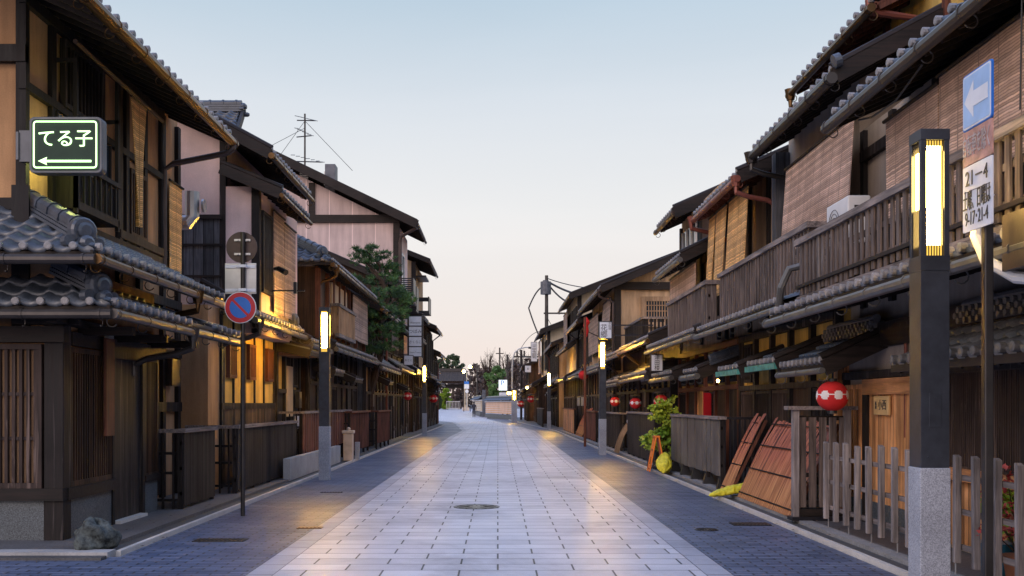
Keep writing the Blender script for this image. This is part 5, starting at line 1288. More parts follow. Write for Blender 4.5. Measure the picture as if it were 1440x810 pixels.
# picket fence near right
t = thing('picket_fence', 'grey weathered picket fence in front of the nearest right house', 'fence', (4.15, 9, 0))
def pickets(ys, x0_, rng, top=1.12):
    for y in ys:
        b = MB(); h_ = rng.uniform(-.02, .02); tl = rng.uniform(-.012, .012)
        b.cage([(x0_-.03, y-.03, .16), (x0_+.03, y-.03, .16), (x0_+.03, y+.03, .16), (x0_-.03, y+.03, .16), (x0_-.03+tl, y-.03+tl, top+h_), (x0_+.03+tl, y-.03+tl, top+h_), (x0_+.03+tl, y+.03+tl, top+h_+.02), (x0_-.03+tl, y+.03+tl, top+h_+.02)])
        b.build('picket', 'wood_grey', t, bevel=.006)
rg = random.Random(3)
ys1 = [12.85-i*.37 for i in range(9)]; ys2 = [9.28-i*.375 for i in range(8)]
pickets(ys1, 4.12, rg); pickets(ys2, 4.16, rg)
for ys_, x_ in ((ys1, 4.17), (ys2, 4.21)):
    for z in (.30, .62, .93):
        b = MB(); b.box(x_-.012, x_+.025, ys_[-1]-.1, ys_[0]+.06, z-.025, z+.025); b.build('rail', 'wood_grey_y', t, bevel=.004)
b = MB()
for y in ys1[::2]+ys2[::2]: b.tube([(4.15, y, .05), (4.15, y, .2)], .008, 6)
b.build('pegs', 'metal_light', t)

# curved bamboo skirting
def skirting(label, y0, y1, x_top, x_foot, h_, seed, ntop=1):
    t = thing('bamboo_skirting', label, 'bamboo skirting', (x_foot, (y0+y1)/2, .05), 'bamboo skirting leaning on the house fronts')
    rnd = random.Random(seed); n = round((y1-y0)/.043); b = MB()
    grp = 0; hj = 0
    for i in range(n):
        if i % max(4, n//5) == 0: hj = rnd.uniform(-.10, .06)
        y = y0+(i+.5)*(y1-y0)/n; pp = []
        for k in range(9):
            u = k/8; pp.append(Vector((x_foot+(x_top-x_foot)*u*(.93+.07*u), y+rnd.uniform(-.003,.003), .06+(h_+hj+rnd.uniform(-.02,.01))*(.85*u+.15*math.sin(u*math.pi/2)))))
        for p, q in zip(pp, pp[1:]):
            d = (q-p).normalized(); nrm = Vector((-d.z, 0, d.x)); 
            b.add([p+Vector((0,-.019,0)), p+nrm*.009, p+Vector((0,.019,0)), q+Vector((0,-.019,0)), q+nrm*.009, q+Vector((0,.019,0))], [(0,1,4,3),(1,2,5,4),(2,0,3,5)])
    b.build('canes', 'bamboo_skirt', t)
    b = MB()
    for u in (.06, .34, .62, .9):
        x = x_foot+(x_top-x_foot)*u*(.93+.07*u); z = .06+h_*(.85*u+.15*math.sin(u*math.pi/2))
        b.box(x-.022, x-.005, y0, y1, z-.006, z+.012)
    b.build('battens', 'wood_black', t)
    for yy in (y0+.01,):
        b = MB(); b.beam((x_foot+.03, yy, .08), (x_top, yy, h_), .02, .05); b.build('side_board', 'wood_red', t)
skirting('wide bamboo skirting, nearest, left of the dark lattice panel', 13.85, 17.0, 4.62, 3.98, 1.32, 1)
skirting('narrow bamboo skirting between the grey fence and the yellow bag', 17.6, 18.35, 4.62, 3.98, 1.32, 2)
skirting('far pale bamboo skirting between the dark posts beyond the maroon pole', 47.5, 51.5, 4.5, 3.9, 1.3, 3)

# curved wooden stand
t = thing('wooden_stand', 'pale curved wooden stand leaning at the end of the dark fence', 'wooden stand', (3.9, 33.0, .05))
for k in range(3):
    b = MB(); pp = [Vector((3.75+.62*u**1.4, 32.6-.5*k*.6, .06+1.05*math.sin(u*1.45))) for u in [i/10 for i in range(11)]]
    for p, q in zip(pp, pp[1:]): b.beam(p, q, .03, .09, Vector((-1,0,.3)))
    b.build('bow', 'wood_tan', t)
b = MB()
for u in (.15, .5, .85):
    z = .06+1.05*math.sin(u*1.45); x = 3.75+.62*u**1.4; b.beam((x, 32.0, z), (x, 32.62, z), .03, .05)
b.build('cross_bar', 'wood_tan', t)
t = thing('sign_board', 'small white rounded board on the curved wooden stand', 'notice board', (4.3, 32.4, 1.0)); b = MB(); b.prism([(4.18+.16*math.cos(a), 31.9, 1.05+.13*math.sin(a)) for a in [i*math.pi/8 for i in range(16)]], (0, .02, 0)); b.build('board', 'sign_white', t)

# ================================================================== SMALL THINGS
# orange caution stand
t = thing('caution_stand', 'orange folding caution stand beside the grey fence', 'caution stand', (3.95, 23.9, .05))
b = MB()
for sg in (-1, 1):
    f0 = lambda y, u: Vector((3.64+sg*(.18-.15*u), y, .05+.80*u))
    for y in (23.35, 23.66): b.beam(f0(y, 0), f0(y, 1), .05, .03, Vector((1,0,0)))
    for u0, u1 in ((.42, .97), (.10, .20)): b.beam(f0(23.50, u0), f0(23.50, u1), .28, .018, Vector((1,0,0)))
    b.box(3.64+sg*.03-.03, 3.64+sg*.03+.03, 23.33, 23.68, .83, .87)
for k in range(4): b.beam((3.58, 23.335, .3+.0), (3.70, 23.335, .3), .02, .03)
b.build('frame', 'orange_plastic', t); text_mb('注意', .09, (3.64-.03-.07, 23.5, .52), '-x', .003, 'ink', t, 'lettering')
def crumple(o, st, size, lv=2):
    for p in o.data.polygons: p.use_smooth = True
    m_ = o.modifiers.new('sub', 'SUBSURF'); m_.levels = lv; m_.render_levels = lv
    tx = bpy.data.textures.new('crumple', 'VORONOI'); tx.noise_scale = size
    d_ = o.modifiers.new('crumple', 'DISPLACE'); d_.texture = tx; d_.strength = st; d_.mid_level = .4; d_.texture_coords = 'LOCAL'
def blob(mb, pts, n=14, seed=0, wr=.03):
    rnd = random.Random(seed)
    m_ = len(pts); rings = []
    for i, (c, rx, rz) in enumerate(pts):
        rings.append([Vector(c)+Vector((0, 0, 0))+Vector((rx*math.cos(2*math.pi*k/n)*(1+rnd.uniform(-.18,.18)), 0, rz*math.sin(2*math.pi*k/n)*(1+rnd.uniform(-.18,.18))))+Vector((0, rnd.uniform(-wr, wr), 0)) for k in range(n)])
    o = [p for r in rings for p in r]; f = []
    for i in range(m_-1):
        for k in range(n): a = i*n+k; b_ = i*n+(k+1) % n; f.append((a, b_, b_+n, a+n))
    f.append(tuple(range(n))[::-1]); f.append(tuple((m_-1)*n+k for k in range(n)))
    mb.add(o, f)
t = thing('net_bag', 'crumpled yellow net bag heaped against the orange caution stand', 'net bag', (3.85, 22.9, .05))
b = MB(); blob(b, [((3.80, 22.5, .08), .02, .02), ((3.82, 22.6, .17), .22, .12), ((3.86, 22.8, .26), .27, .22), ((3.92, 23.05, .30), .25, .24), ((3.98, 23.3, .34), .20, .22), ((4.0, 23.5, .3), .03, .05)], 18, 3, .05); crumple(b.build('bag', 'yellow_net', t), .05, .07); t.location.x -= .12; t.location.y += .2; t.scale = (.72, .9, .9)
t = thing('net_bag', 'flat yellow net bag lying on the kerb between the bamboo skirtings', 'net bag', (3.8, 17.3, .04))
b = MB(); q = []
for i in range(12):
    u = i/11; q.append(((3.50+.75*u, 17.0+.35*u, .06+.02+.10*u), .03+.02, .02+.075*math.sin(min(1, u*1.4)*math.pi*.55)))
n = 12; rings = []; rnd = random.Random(5)
for i, (c, rx, rz) in enumerate(q): rings.append([Vector(c)+Vector((.02*rnd.uniform(-1,1), (.025+.15*min(1, i/6))*math.cos(2*math.pi*k/n)*(1+rnd.uniform(-.2,.2)), max(-.04, rz*math.sin(2*math.pi*k/n))*(1+rnd.uniform(-.25,.25)))) for k in range(n)])
o_ = [p for r_ in rings for p in r_]; f_ = [tuple(range(n))[::-1], tuple(11*n+k for k in range(n))]
for i in range(11):
    for k in range(n): a = i*n+k; c = i*n+(k+1) % n; f_.append((a, c, c+n, a+n))
b.add(o_, f_); crumple(b.build('bag', 'yellow_net', t), .03, .06)

# boots-like black bucket next to caution stand
t = thing('rubber_boot', 'pair of black rubber boots standing left of the orange caution stand', 'boots', (3.62, 24.0, .05))
for dx_ in (0, .13):
    b = MB(); b.lathe([(.055, .06), (.06, .12), (.052, .2), (.058, .42), (.062, .44), (.05, .43)], (3.60+dx_, 24.3, 0), 14); b.tube([(3.60+dx_, 24.3, .1), (3.60+dx_, 24.18, .1), (3.60+dx_, 24.08, .09)], [.055,.05,.03], 10); b.build('boot', 'black_plastic', t)

# rock
t = thing('rock', 'mossy dark boulder at the corner of the corner house kerb', 'rock', (-4.32, 10.95, 0))
v = []; f = []; rnd = random.Random(8); n, m_ = 26, 14
def rk(a, e): return 1+.16*math.sin(3*a+1)+.11*math.sin(5*a+2*e)+.13*math.cos(4*e+a*2)
for j in range(m_+1):
    e = math.pi*j/m_-math.pi/2
    for k in range(n):
        a = 2*math.pi*k/n; r_ = rk(a, e)+rnd.uniform(-.05, .05)
        p = Vector((.20*math.cos(e)*math.cos(a)*r_, .18*math.cos(e)*math.sin(a)*r_, .17+.19*math.sin(e)*r_)); 
        p.z = min(max(p.z, -.01), .36+.02*math.sin(a*2)); v.append(p+Vector((-4.32, 10.98, 0)))
for j in range(m_):
    for k in range(n): f.append((j*n+k, j*n+(k+1) % n, (j+1)*n+(k+1) % n, (j+1)*n+k))
b = MB(); b.add(v, f); crumple(b.build('stone', 'rock', t), .05, .10, 2)

# cream bollard
t = thing('stone_bollard', 'cream square stone bollard with cap beside the left kerb fences', 'bollard', (-4.12, 28.4, .03))
b = MB(); b.box(-4.26, -4.0, 28.2, 28.45, .03, .78); b.build('shaft', 'cream_stone', t, bevel=.02); b = MB(); b.box(-4.29, -3.97, 28.17, 28.48, .781, .87); b.lathe([(.05, .87), (.055, .92), (.03, .96)], (-4.12, 28.3, 0), 10); b.build('cap', 'cream_stone', t, bevel=.02)
t = thing('stone_bollard', 'slim grey stone stub right of the cream bollard', 'bollard', (-3.98, 29.1, .03)); b = MB(); b.box(-4.05, -3.92, 29.0, 29.12, .03, .52); b.build('shaft', 'granite', t, bevel=.01)

# air conditioner
t = thing('air_conditioner', 'white air conditioner unit behind the near balcony slats', 'air conditioner', (4.35, 12.9, 3.4))
b = MB(); b.box(4.22, 4.50, 12.35, 13.15, 3.55, 4.12); b.build('case', 'white_plastic', t, bevel=.02)
b = MB()
for r_ in (.05, .10, .15, .20): 
    b.tube([(4.215, 12.85+r_*math.cos(a), 3.83+r_*math.sin(a)) for a in [i*math.pi/10 for i in range(21)]], .004, 4, close=False)
b.build('fan_grille', 'metal_pole', t)
b = MB(); b.box(4.3, 4.42, 12.34, 12.348, 3.95, 4.0); b.build('handle', 'metal_pole', t)
b = MB(); b.box(4.22, 4.5, 12.4, 12.5, 3.16, 3.55); b.box(4.22, 4.5, 13.0, 13.1, 3.16, 3.55); b.build('foot', 'metal_brown', t)

# thin maroon pole and its cable; utility pole
t = thing('cable_pole', 'thin maroon pole rising beside the right kerb beyond the second lamp', 'pole', (3.27, 38.4, 0)); b = MB(); b.tube([(3.27, 38.4, 0), (3.27, 38.4, 4.85)], .05, 10); b.build('shaft', 'wood_red', t)
t = thing('flag', 'furled red flag on a short pole above the right eaves', 'flag', (3.9, 45, 4)); b = MB(); b.tube([(3.62, 42.0, 5.15), (3.66, 42.0, 4.95), (3.6, 42, 4.8), (3.66, 42, 4.6), (3.62, 42, 4.35)], [.04,.13,.10,.08,.04], 8); b.build('cloth', 'red_paper', t); b = MB(); b.tube([(3.62, 42, 5.2), (3.62, 42, 4.6), (4.5, 42.1, 4.2)], .02, 6); b.build('pole', 'metal_pole', t)
t = thing('utility_pole', 'tall utility pole with transformer and cross arms behind the right roofs', 'utility pole', (5.05, 106, 0))
b = MB(); b.tube([(5.05, 106, 0), (5.05, 106, 14.9)], [.24, .17], 12); b.build('shaft', 'metal_pole', t)
b = MB(); b.tube([(4.95, 105.6, 12.9), (4.95, 105.6, 14.2)], .55, 14); b.tube([(4.95, 105.6, 14.2), (4.95, 105.6, 14.35)], .3, 10); b.build('transformer', 'metal_roof', t)
b = MB()
for z, a0, a1 in ((10.9, -.3, 3.0), (6.4, -3.5, 2.5), (5.6, -1.2, 4.8), (4.6, -1.0, 4.6), (3.9, -3, 1)): b.box(5.05+a0, 5.05+a1, 105.9, 106.05, z, z+.16)
for k in range(8): b.tube([(2.0+k*.75, 106, 6.5), (2.0+k*.75, 106, 7.1)], .09, 6)
for k in range(5): b.tube([(6.4+k*.75, 106, 4.6), (6.4+k*.75, 106, 5.8)], .07, 6)
b.build('cross_arm', 'metal_pole', t)
rnd = random.Random(4)
t = thing('overhead_cable', 'black cables looping from the utility pole towards the cream building', 'cables', (8, 100, 10))
b = MB()
def sag(p, q, s_, n=14): return [Vector(p).lerp(Vector(q), i/n)-Vector((0,0,s_*4*(i/n)*(1-i/n))) for i in range(n+1)]
for p, q, s_, r_ in (((5.1,106,14.6),(15,92,12.6),.9,.05),((5.3,106,14.2),(11,100,12.2),.6,.11),((5.3,106,13.9),(10,100,12.4),1.5,.09),((5,106,13.8),(3.2,106,11.5),-.6,.08),((3.2,106,11.5),(4.8,106,7.6),.3,.08),
                     ((5,106,10.8),(8,106,8),.9,.03),((2,106,7),(3.6,88,6.0),.5,.03),((5,106,6.5),(16,96,6),.8,.035),((5,106,5.8),(16,96,5.2),.8,.03),((2.2,106,6.5),(-1,108,3.5),.4,.02),((5,106,9),(2.2,106,7),-.8,.03),((7.8,106,10.8),(5.2,106,7),.4,.02)):
    b.tube(sag(p, q, s_), r_, 5)
b.build('cable', 'wire', t)
# antenna on roof & chimneys
t = thing('tv_antenna', 'television aerial mast standing on the pink building ridge', 'antenna', (-13.9, 51.5, 14)); ax = -9.72; ay = 51.6; Zp = lambda py: 1.6+(568-py)/1440*ay
b = MB(); b.tube([(ax, ay, Zp(240)), (ax, ay, Zp(160))], .045, 6); b.build('mast', 'metal_pole', t)
b = MB()
for z, a0, a1, tl in ((Zp(166), -.4, .55, -.06), (Zp(186), -.42, .35, -.12), (Zp(222), -.6, .9, -.06)):
    b.tube([(ax+a0, ay, z-tl*4*a0*1.2), (ax+a1, ay, z+tl*a1*4)], .03, 5)
    k = 7
    for i in range(k):
        u = a0+(a1-a0)*i/(k-1); zz = z+tl*4*u; b.tube([(ax+u, ay-.5, zz-.12), (ax+u, ay+.5, zz+.12)], .018, 4); 
b.build('elements', 'metal_pole', t)
b = MB()
for p, q in (((ax, ay, Zp(170)), (ax-1.6, ay, Zp(232))), ((ax, ay, Zp(170)), (ax+2.4, ay, Zp(240))), ((ax, ay, Zp(180)), (ax-2.6, ay, Zp(218)))): b.tube([p, q], .012, 4)
b.build('guy_wire', 'wire', t)
t = thing('roof_vent', 'tall grey vent box on the pink building roof, right of the aerial', 'roof vent', (-8.5, 51.5, 12.6)); b = MB(); b.box(-8.68, -8.16, 51.4, 52.2, 12.2, 13.65); b.build('case', 'metal_roof', t, bevel=.02); b = MB(); b.box(-8.74, -8.68, 51.5, 52.1, 12.6, 13.3); b.build('side_duct', 'metal_light', t)
t = thing('roof_vent', 'short louvred box at the foot of the aerial', 'roof vent', (-9.7, 51.5, 13)); b = MB(); b.box(-9.95, -9.5, 51.4, 52, 12.7, 13.5); b.build('case', 'metal_roof', t); b = MB()
for i in range(6): b.box(-9.93, -9.52, 51.36, 51.4, 12.8+i*.11, 12.86+i*.11)
b.build('louvre', 'metal_light', t)
# bell shaped metal vent pipe near corner house
t = thing('vent_pipe', 'weathered metal elbow pipe under the corner house eave end', 'vent pipe', (-6.4, 19.0, 4.5))
b = MB(); b.tube([(-5.55, 18.6, 5.45), (-5.55, 18.6, 5.0), (-5.62, 18.6, 4.9), (-6.0, 18.6, 4.88)], [.13,.13,.14,.13], 12); b.tube([(-5.36, 18.6, 5.2), (-5.32, 18.6, 5.2)], .12, 12); b.build('elbow', 'metal_light', t)
# security camera
t = thing('security_camera', 'small dark camera on a bracket beside the rose house blind', 'camera', (-4.5, 21.0, 4.2)); b = MB(); b.tube([(-4.62, 21.2, 4.4), (-4.5, 21.05, 4.38), (-4.32, 20.9, 4.28)], [.03,.055,.06], 10); b.box(-4.7, -4.0, 21.2, 21.23, 3.93, 3.96); b.box(-4.22, -4.16, 21.15, 21.25, 3.88, 4.12); b.build('body', 'metal_black', t)

# ================================================================== PLANTS
def leaves(mb, c, rad, n, size, rnd, flat=1.0, needle=False):
    for _ in range(n):
        while True:
            p = Vector((rnd.uniform(-1,1), rnd.uniform(-1,1), rnd.uniform(-1,1)))
            if p.length < 1: break
        p = Vector((p.x*rad[0], p.y*rad[1], p.z*rad[2]))+Vector(c)
        d = Vector((rnd.gauss(0,1), rnd.gauss(0,1), rnd.gauss(0,.7)+(.8 if needle else 0))).normalized()
        s_ = size*rnd.uniform(.6, 1.4); u = d.orthogonal().normalized(); w_ = (u*math.cos(rnd.uniform(0,6))+d.cross(u)*math.sin(rnd.uniform(0,6))).normalized()
        wd = s_*(.10 if needle else .30)
        if needle: mb.add([p-w_*wd, p+w_*wd, p+d*s_], [(0,1,2)])
        else: mb.add([p-d*s_*.5, p+w_*wd, p+d*s_*.5, p-w_*wd], [(0,1,2,3)])
def limbs(mb, segs):
    for path, r in segs: mb.tube(path, r, 7)
# pine
t = thing('pine_tree', 'clipped dark green pine tree leaning over the left low roofs', 'pine tree', (-4.75, 38.0, .05))
rnd = random.Random(12); b = MB(); Yp = 37.6
Q = lambda px, py, dy=0: Vector(((px-700)/1440*(Yp+dy), Yp+dy, 1.6+(568-py)/1440*(Yp+dy)))
b.tube([(-4.75, 37.8, .05), (-4.7, 37.7, 2.0), Q(535,500), Q(532,455), Q(545,420), Q(538,395), Q(520,378)], [.17,.15,.13,.12,.10,.08,.04], 8)
pads = [(512,366,20,9), (532,362,22,10), (515,352,16,8), (545,376,16,10), (552,388,12,7), (528,395,30,9), (548,412,26,12), (524,420,24,11), (563,415,16,8), (535,440,34,14), (516,450,20,12), (560,432,18,9), (528,468,34,14), (512,478,14,10), (540,488,24,10), (515,495,18,8), (574,424,10,6), (536,378,20,8), (566,440,12,8), (550,462,18,10)]
fm = MB()
for (px, py, rx, ry) in pads:
    dy = rnd.uniform(-1.6, 1.6); c = Q(px, py, dy); k = (Yp+dy)/1440
    b.tube([Q(535, min(480, py+22)), Q((px+535)/2, py+12, dy/2), c], [.055,.04,.02], 6)
    for _ in range(int(rx*1.7)):
        o = Vector((rnd.uniform(-1,1)*rx*k, rnd.uniform(-1,1)*rx*k, rnd.uniform(-.7,1)*ry*k*.7)); 
        leaves(fm, c+o, (.09,.09,.05), 34, .125, rnd, needle=True)
b.build('trunk', 'bark', t); fm.build('crown', 'pine_leaf', t)
# nandina bush
t = thing('nandina_bush', 'bright yellow green feathery bush between the fences on the right', 'bush', (4.05, 24.9, .05))
rnd = random.Random(5); b = MB(); fm = MB()
for i in range(26):
    a = rnd.uniform(0, 6.28); h_ = rnd.uniform(.6, 1.70); rr = rnd.uniform(.05, .36); tip = Vector((4.0+rr*math.cos(a), 24.9+rr*math.sin(a)*1.1, .1+h_))
    b.tube([(4.05+.04*math.cos(a), 24.9+.04*math.sin(a), .05), (4.03+rr*.4*math.cos(a), 24.9+rr*.4*math.sin(a), .1+h_*.6), tip], [.012,.009,.004], 5)
    for q in range(5):
        c = tip+Vector((rnd.uniform(-.14,.14), rnd.uniform(-.14,.14), rnd.uniform(-.30,.05))); leaves(fm, c, (.11,.11,.06), 16, .10, rnd)
b.build('stems', 'bark', t); fm.build('leaves', 'green_leaf', t)
# pots with red plants near right
t = thing('red_shrub', 'red leaved shrub in a pot behind the near picket fence', 'shrub', (4.5, 8.7, .05))
b = MB(); fm = MB(); rnd = random.Random(9)
b2 = MB(); b2.lathe([(.11, .05), (.15, .28), (.16, .30), (.14, .30)], (4.5, 8.8, 0), 16); b2.build('pot', 'terracotta', t)
for i in range(14):
    a = rnd.uniform(0, 6.28); rr = rnd.uniform(.05, .3); tip = Vector((4.48+rr*math.cos(a), 8.75+rr*math.sin(a)*1.6, rnd.uniform(.45, 1.0))); b.tube([(4.5, 8.8, .28), tip], [.008,.003], 5); leaves(fm, tip, (.12,.14,.10), 24, .055, rnd)
b.build('stems', 'bark', t); fm.build('leaves', 'red_leaf', t)
t = thing('potted_plant', 'green plant in a blue pot behind the picket fence beside the lamp base', 'potted plant', (4.55, 9.35, .05))
b = MB(); b.lathe([(.12, .05), (.17, .32), (.18, .34), (.15, .34)], (4.55, 9.35, 0), 16); b.build('pot', 'blue_pot', t); b = MB(); rnd = random.Random(2)
for i in range(9): a = rnd.uniform(0, 6.28); leaves(b, (4.55+.1*math.cos(a), 9.35+.12*math.sin(a), rnd.uniform(.42, .8)), (.1,.12,.09), 22, .08, rnd)
b.build('leaves', 'green_leaf', t)
t = thing('shrub', 'low mixed green and reddish shrub at the right edge behind the pickets', 'shrub', (4.55, 7.9, .05)); b = MB(); rnd = random.Random(6)
for i in range(16): leaves(b, (4.5+rnd.uniform(-.15,.2), 7.9+rnd.uniform(-.35,.35), rnd.uniform(.15, .8)), (.12,.14,.1), 18, .06, rnd)
b.build('leaves', 'dull_leaf', t); b = MB(); b.lathe([(.13, .05), (.16, .2), (.14, .2)], (4.55, 7.9, 0), 14); b.build('pot', 'terracotta', t)

# ================================================================== FAR END
# plaster wall with tile coping
def farwall(name, label, xa, ya, xb, yb, top, mat):
    t = thing(name, label, 'plaster wall', ((xa+xb)/2, (ya+yb)/2, gz(ya))); z = gz((ya+yb)/2)
    A, B_ = Vector((xa, ya, 0)), Vector((xb, yb, 0))
    b = MB(); b.beam(A+Vector((0,0,z+.55+(top-.55)/2-.1)), B_+Vector((0,0,z+.55+(top-.55)/2-.1)), .35, top-.75); b.build('wall', mat, t)
    b = MB(); b.beam(A+Vector((0,0,z+.22)), B_+Vector((0,0,z+.22)), .5, .50); b.build('stone_base', 'granite_dark', t)
    d = (B_-A).normalized(); nrm = Vector((-d.y, d.x, 0)); b = MB()
    for i in range(5): zz = z+.75+i*(top-1.0)/5; b.beam(A-nrm*.178*(1 if nrm.y > 0 else -1)+Vector((0,0,zz)), B_-nrm*.178*(1 if nrm.y > 0 else -1)+Vector((0,0,zz)), .03, .035)
    b.build('plaster_line', 'sign_white', t)
    b = MB(); b.beam(A+Vector((0,0,z+top-.2)), B_+Vector((0,0,z+top-.2)), .6, .12); b.build('eave_board', 'paper', t)
    b = MB()
    n2 = Vector((nrm.x, nrm.y, 0))
    for sg in (-1, 1): 
        e0 = A+n2*sg*.55+Vector((0,0,z+top-.08)); e1 = B_+n2*sg*.55+Vector((0,0,z+top-.08)); t0 = A+Vector((0,0,z+top+.22)); t1 = B_+Vector((0,0,z+top+.22)); tile_patch(b, e0, e1, t0, t1, .3, .3)
    b.tube([A+Vector((0,0,z+top+.3)), B_+Vector((0,0,z+top+.3))], .14, 8); b.build('coping_tiles', 'tile', t)
farwall('plaster_wall', 'orange lit plaster wall with white lines and tiled coping at the street bend', 1.7, 102.5, -1.25, 120, 2.05, 'wall_far')
farwall('plaster_wall', 'pale far stretch of plaster wall left of the grey stone post', -1.9, 123, -3.3, 142, 2.05, 'plaster_cream')
t = thing('stone_post', 'grey square stone post between the two stretches of plaster wall', 'stone post', (-1.55, 121.5, gz(121.5))); z = gz(121.5); b = MB(); b.box(-1.85, -1.45, 121.3, 121.7, z, z+3.2); b.build('shaft', 'metal_roof', t, bevel=.02)
# parking sign
t = thing('parking_sign', 'bright white lit parking sign box above the plaster wall', 'lit sign', (.45, 112, 3)); b = MB(); b.box(.08, 1.05, 112, 112.3, 3.05, 4.25); b.build('case', 'metal_light', t); b = MB(); b.box(.12, 1.01, 111.97, 111.995, 3.09, 4.21); b.build('face', 'p_light', t)
text_mb('P', .8, (.5, 111.95, 3.85), '-y', .01, 'sign_blue', t, 'lettering'); b = MB(); b.tube([(.55, 112.2, .05), (.55, 112.2, 3.1)], .08, 8); b.build('pole', 'metal_pole', t)
b = MB(); b.box(.15, .95, 112, 112.2, 2.5, 2.85); b.build('panel', 'sign_white', t)
t = thing('flood_light', 'small warm floodlight right of the parking sign', 'floodlight', (1.25, 108, 2.6)); b = MB(); b.box(1.0, 1.4, 107.9, 108.0, 2.6, 2.85); b.build('face', 'bulb', t); b = MB(); b.box(.98, 1.42, 108.0, 108.2, 2.58, 2.87); b.tube([(1.2, 108.1, .05), (1.2, 108.1, 2.6)], .05, 6); b.build('case', 'metal_pole', t)
# temple gate
t = thing('temple_gate', 'dark wooden temple gate with wide tiled roof at the end of the street', 'gate', (-8.5, 168, gz(168))); z = gz(168)
b = MB(); xa, xb = -12.6, -4.9
tile_patch(b, (xa, 165.5, 5.3), (xb, 165.5, 5.3), (xa+.5, 168, 7.0), (xb-.5, 168, 7.0), .45, .4); tile_patch(b, (xb, 170.5, 5.3), (xa, 170.5, 5.3), (xb-.5, 168, 7.0), (xa+.5, 168, 7.0), .45, .4)
b.box(xa+.4, xb-.4, 167.7, 168.3, 6.9, 7.4); r_ = b.build('roof', 'tile_far', t); b = MB(); b.box(xa+.2, xb-.2, 165.7, 170.3, 5.0, 5.2)
for i in range(26): b.box(xa+.2+i*.29, xa+.32+i*.29, 165.3, 170.6, 5.2, 5.32)
b.build('eave_boards', 'wood_brown', r_)
b = MB(); 
for x in (-12.2, -9.9, -5.3): b.box(x-.22, x+.22, 167.2, 167.7, z, 5.0)
b.build('post', 'wood_dark', t); b = MB(); b.box(-12.2, -5.3, 167.3, 167.6, 4.2, 4.8); b.build('beam', 'wood_dark_x', t)
t = thing('barrier_fence', 'pale metal barriers in the temple gate opening', 'barrier', (-7.2, 166, z)); b = MB()
for i in range(10): b.tube([(-8.3+i*.24, 166, z), (-8.3+i*.24, 166, z+1.3)], .035, 5)
b.box(-8.35, -6.1, 165.97, 166.03, z+1.3, z+1.4); b.box(-8.35, -6.1, 165.97, 166.03, z+.2, z+.28); b.build('bars', 'metal_light', t)
# stone pillar
t = thing('stone_pillar', 'pale inscribed stone pillar standing right of the temple gate', 'stone pillar', (-4.9, 158, gz(158))); z = gz(158)
b = MB(); b.box(-5.2, -4.62, 157.7, 158.2, z+.5, z+3.6); b.prism([(-5.2, 157.7, z+3.6), (-4.62, 157.7, z+3.6), (-4.91, 157.7, z+3.8)], (0, .5, 0)); b.build('shaft', 'plaster_cream', t); b = MB(); b.box(-5.45, -4.4, 157.5, 158.5, z-.1, z+.5); b.build('base', 'cream_stone', t, bevel=.03)
text_mb('大本山建仁寺', .46, (-4.91, 157.68, z+2.1), '-y', .01, 'ink', t, 'lettering', vertical=True)
t = thing('road_sign', 'small blue direction sign on a pole in front of the stone pillar', 'road sign', (-4.75, 155, gz(155))); b = MB(); b.tube([(-4.7, 155, gz(155)), (-4.7, 155, 6.6)], .06, 6); b.build('pole', 'metal_light', t)
b = MB(); b.box(-5.1, -4.35, 154.9, 154.95, 4.6, 5.0); b.build('panel', 'sign_blue', t); b = MB(); b.box(-5.1, -4.35, 154.9, 154.95, 3.9, 4.58); b.build('panel', 'sign_white', t); b = MB(); disc(b, -4.68, 154.9, 3.5, .26, .05, 20); b.build('disc', 'sign_white', t)
def globe(x, y, z, label, mat='bulb', r=.32, power=250, c=(1,.6,.1), arm=None):
    t = thing('globe_lamp', label, 'street lamp', (x, y, gz(y))); b = MB()
    b.tube([(x, y, gz(y)), (x, y, z-r)], .06, 7); b.build('pole', 'metal_pole', t)
    b = MB(); b.lathe([(.02, z-r)]+[(r*math.sin(a), z-r*math.cos(a)) for a in [i*math.pi/8 for i in range(1, 8)]]+[(.02, z+r)], (x, y, 0), 14); b.build('globe', mat, t)
globe(-4.98, 150, 6.35, 'amber globe lamp just left of the taller green tinted one', r=.24)
globe(-4.1, 152, 7.1, 'tall green tinted lamp by the temple gate', 'bulb_green', r=.24)
globe(-7.9, 99, 3.35, 'small amber lamp behind the farthest left street lamp', r=.14)
globe(-7.35, 80.5-1, 4.6, 'small bulb lamp close to the last left house eave', r=.10) if False else None
t = thing('plain_pole', 'thin green grey pole right of the stone pillar', 'pole', (-2.95, 141, gz(141))); b = MB(); b.tube([(-2.85, 140.5, gz(141)), (-2.85, 140.5, 7.2)], .10, 8); b.box(-3.4, -2.8, 140.4, 140.5, 6.9, 7.0); b.build('shaft', 'metal_pole', t)
t = thing('plain_pole', 'dark service pole behind the parking sign', 'pole', (1.2, 118, gz(118))); b = MB(); b.tube([(1.1, 118, gz(118)), (1.1, 118, 7.3)], .12, 8); b.box(.95, 1.25, 117.8, 117.9, 5.6, 6.2); b.build('shaft', 'metal_pole', t)
t = thing('plain_pole', 'slim pole with cross arm rising behind the bare trees', 'pole', (.3, 160, gz(160))); b = MB(); b.tube([(.3, 160, gz(160)), (.3, 160, 10.4)], .12, 8); b.box(-.3, .9, 159.9, 160, 9.4, 9.55); b.build('shaft', 'metal_pole', t)
t = thing('plain_pole', 'dark wooden pole beside the last right houses', 'pole', (2.3, 98, 0)); b = MB(); b.tube([(2.3, 100.5, 0), (2.3, 100.5, 6.9)], .12, 8); b.build('shaft', 'wood_dark', t)
t = thing('arm_lamp', 'street light on a tall pole with a curved arm above the wall end', 'street lamp', (1.35, 97, 0))
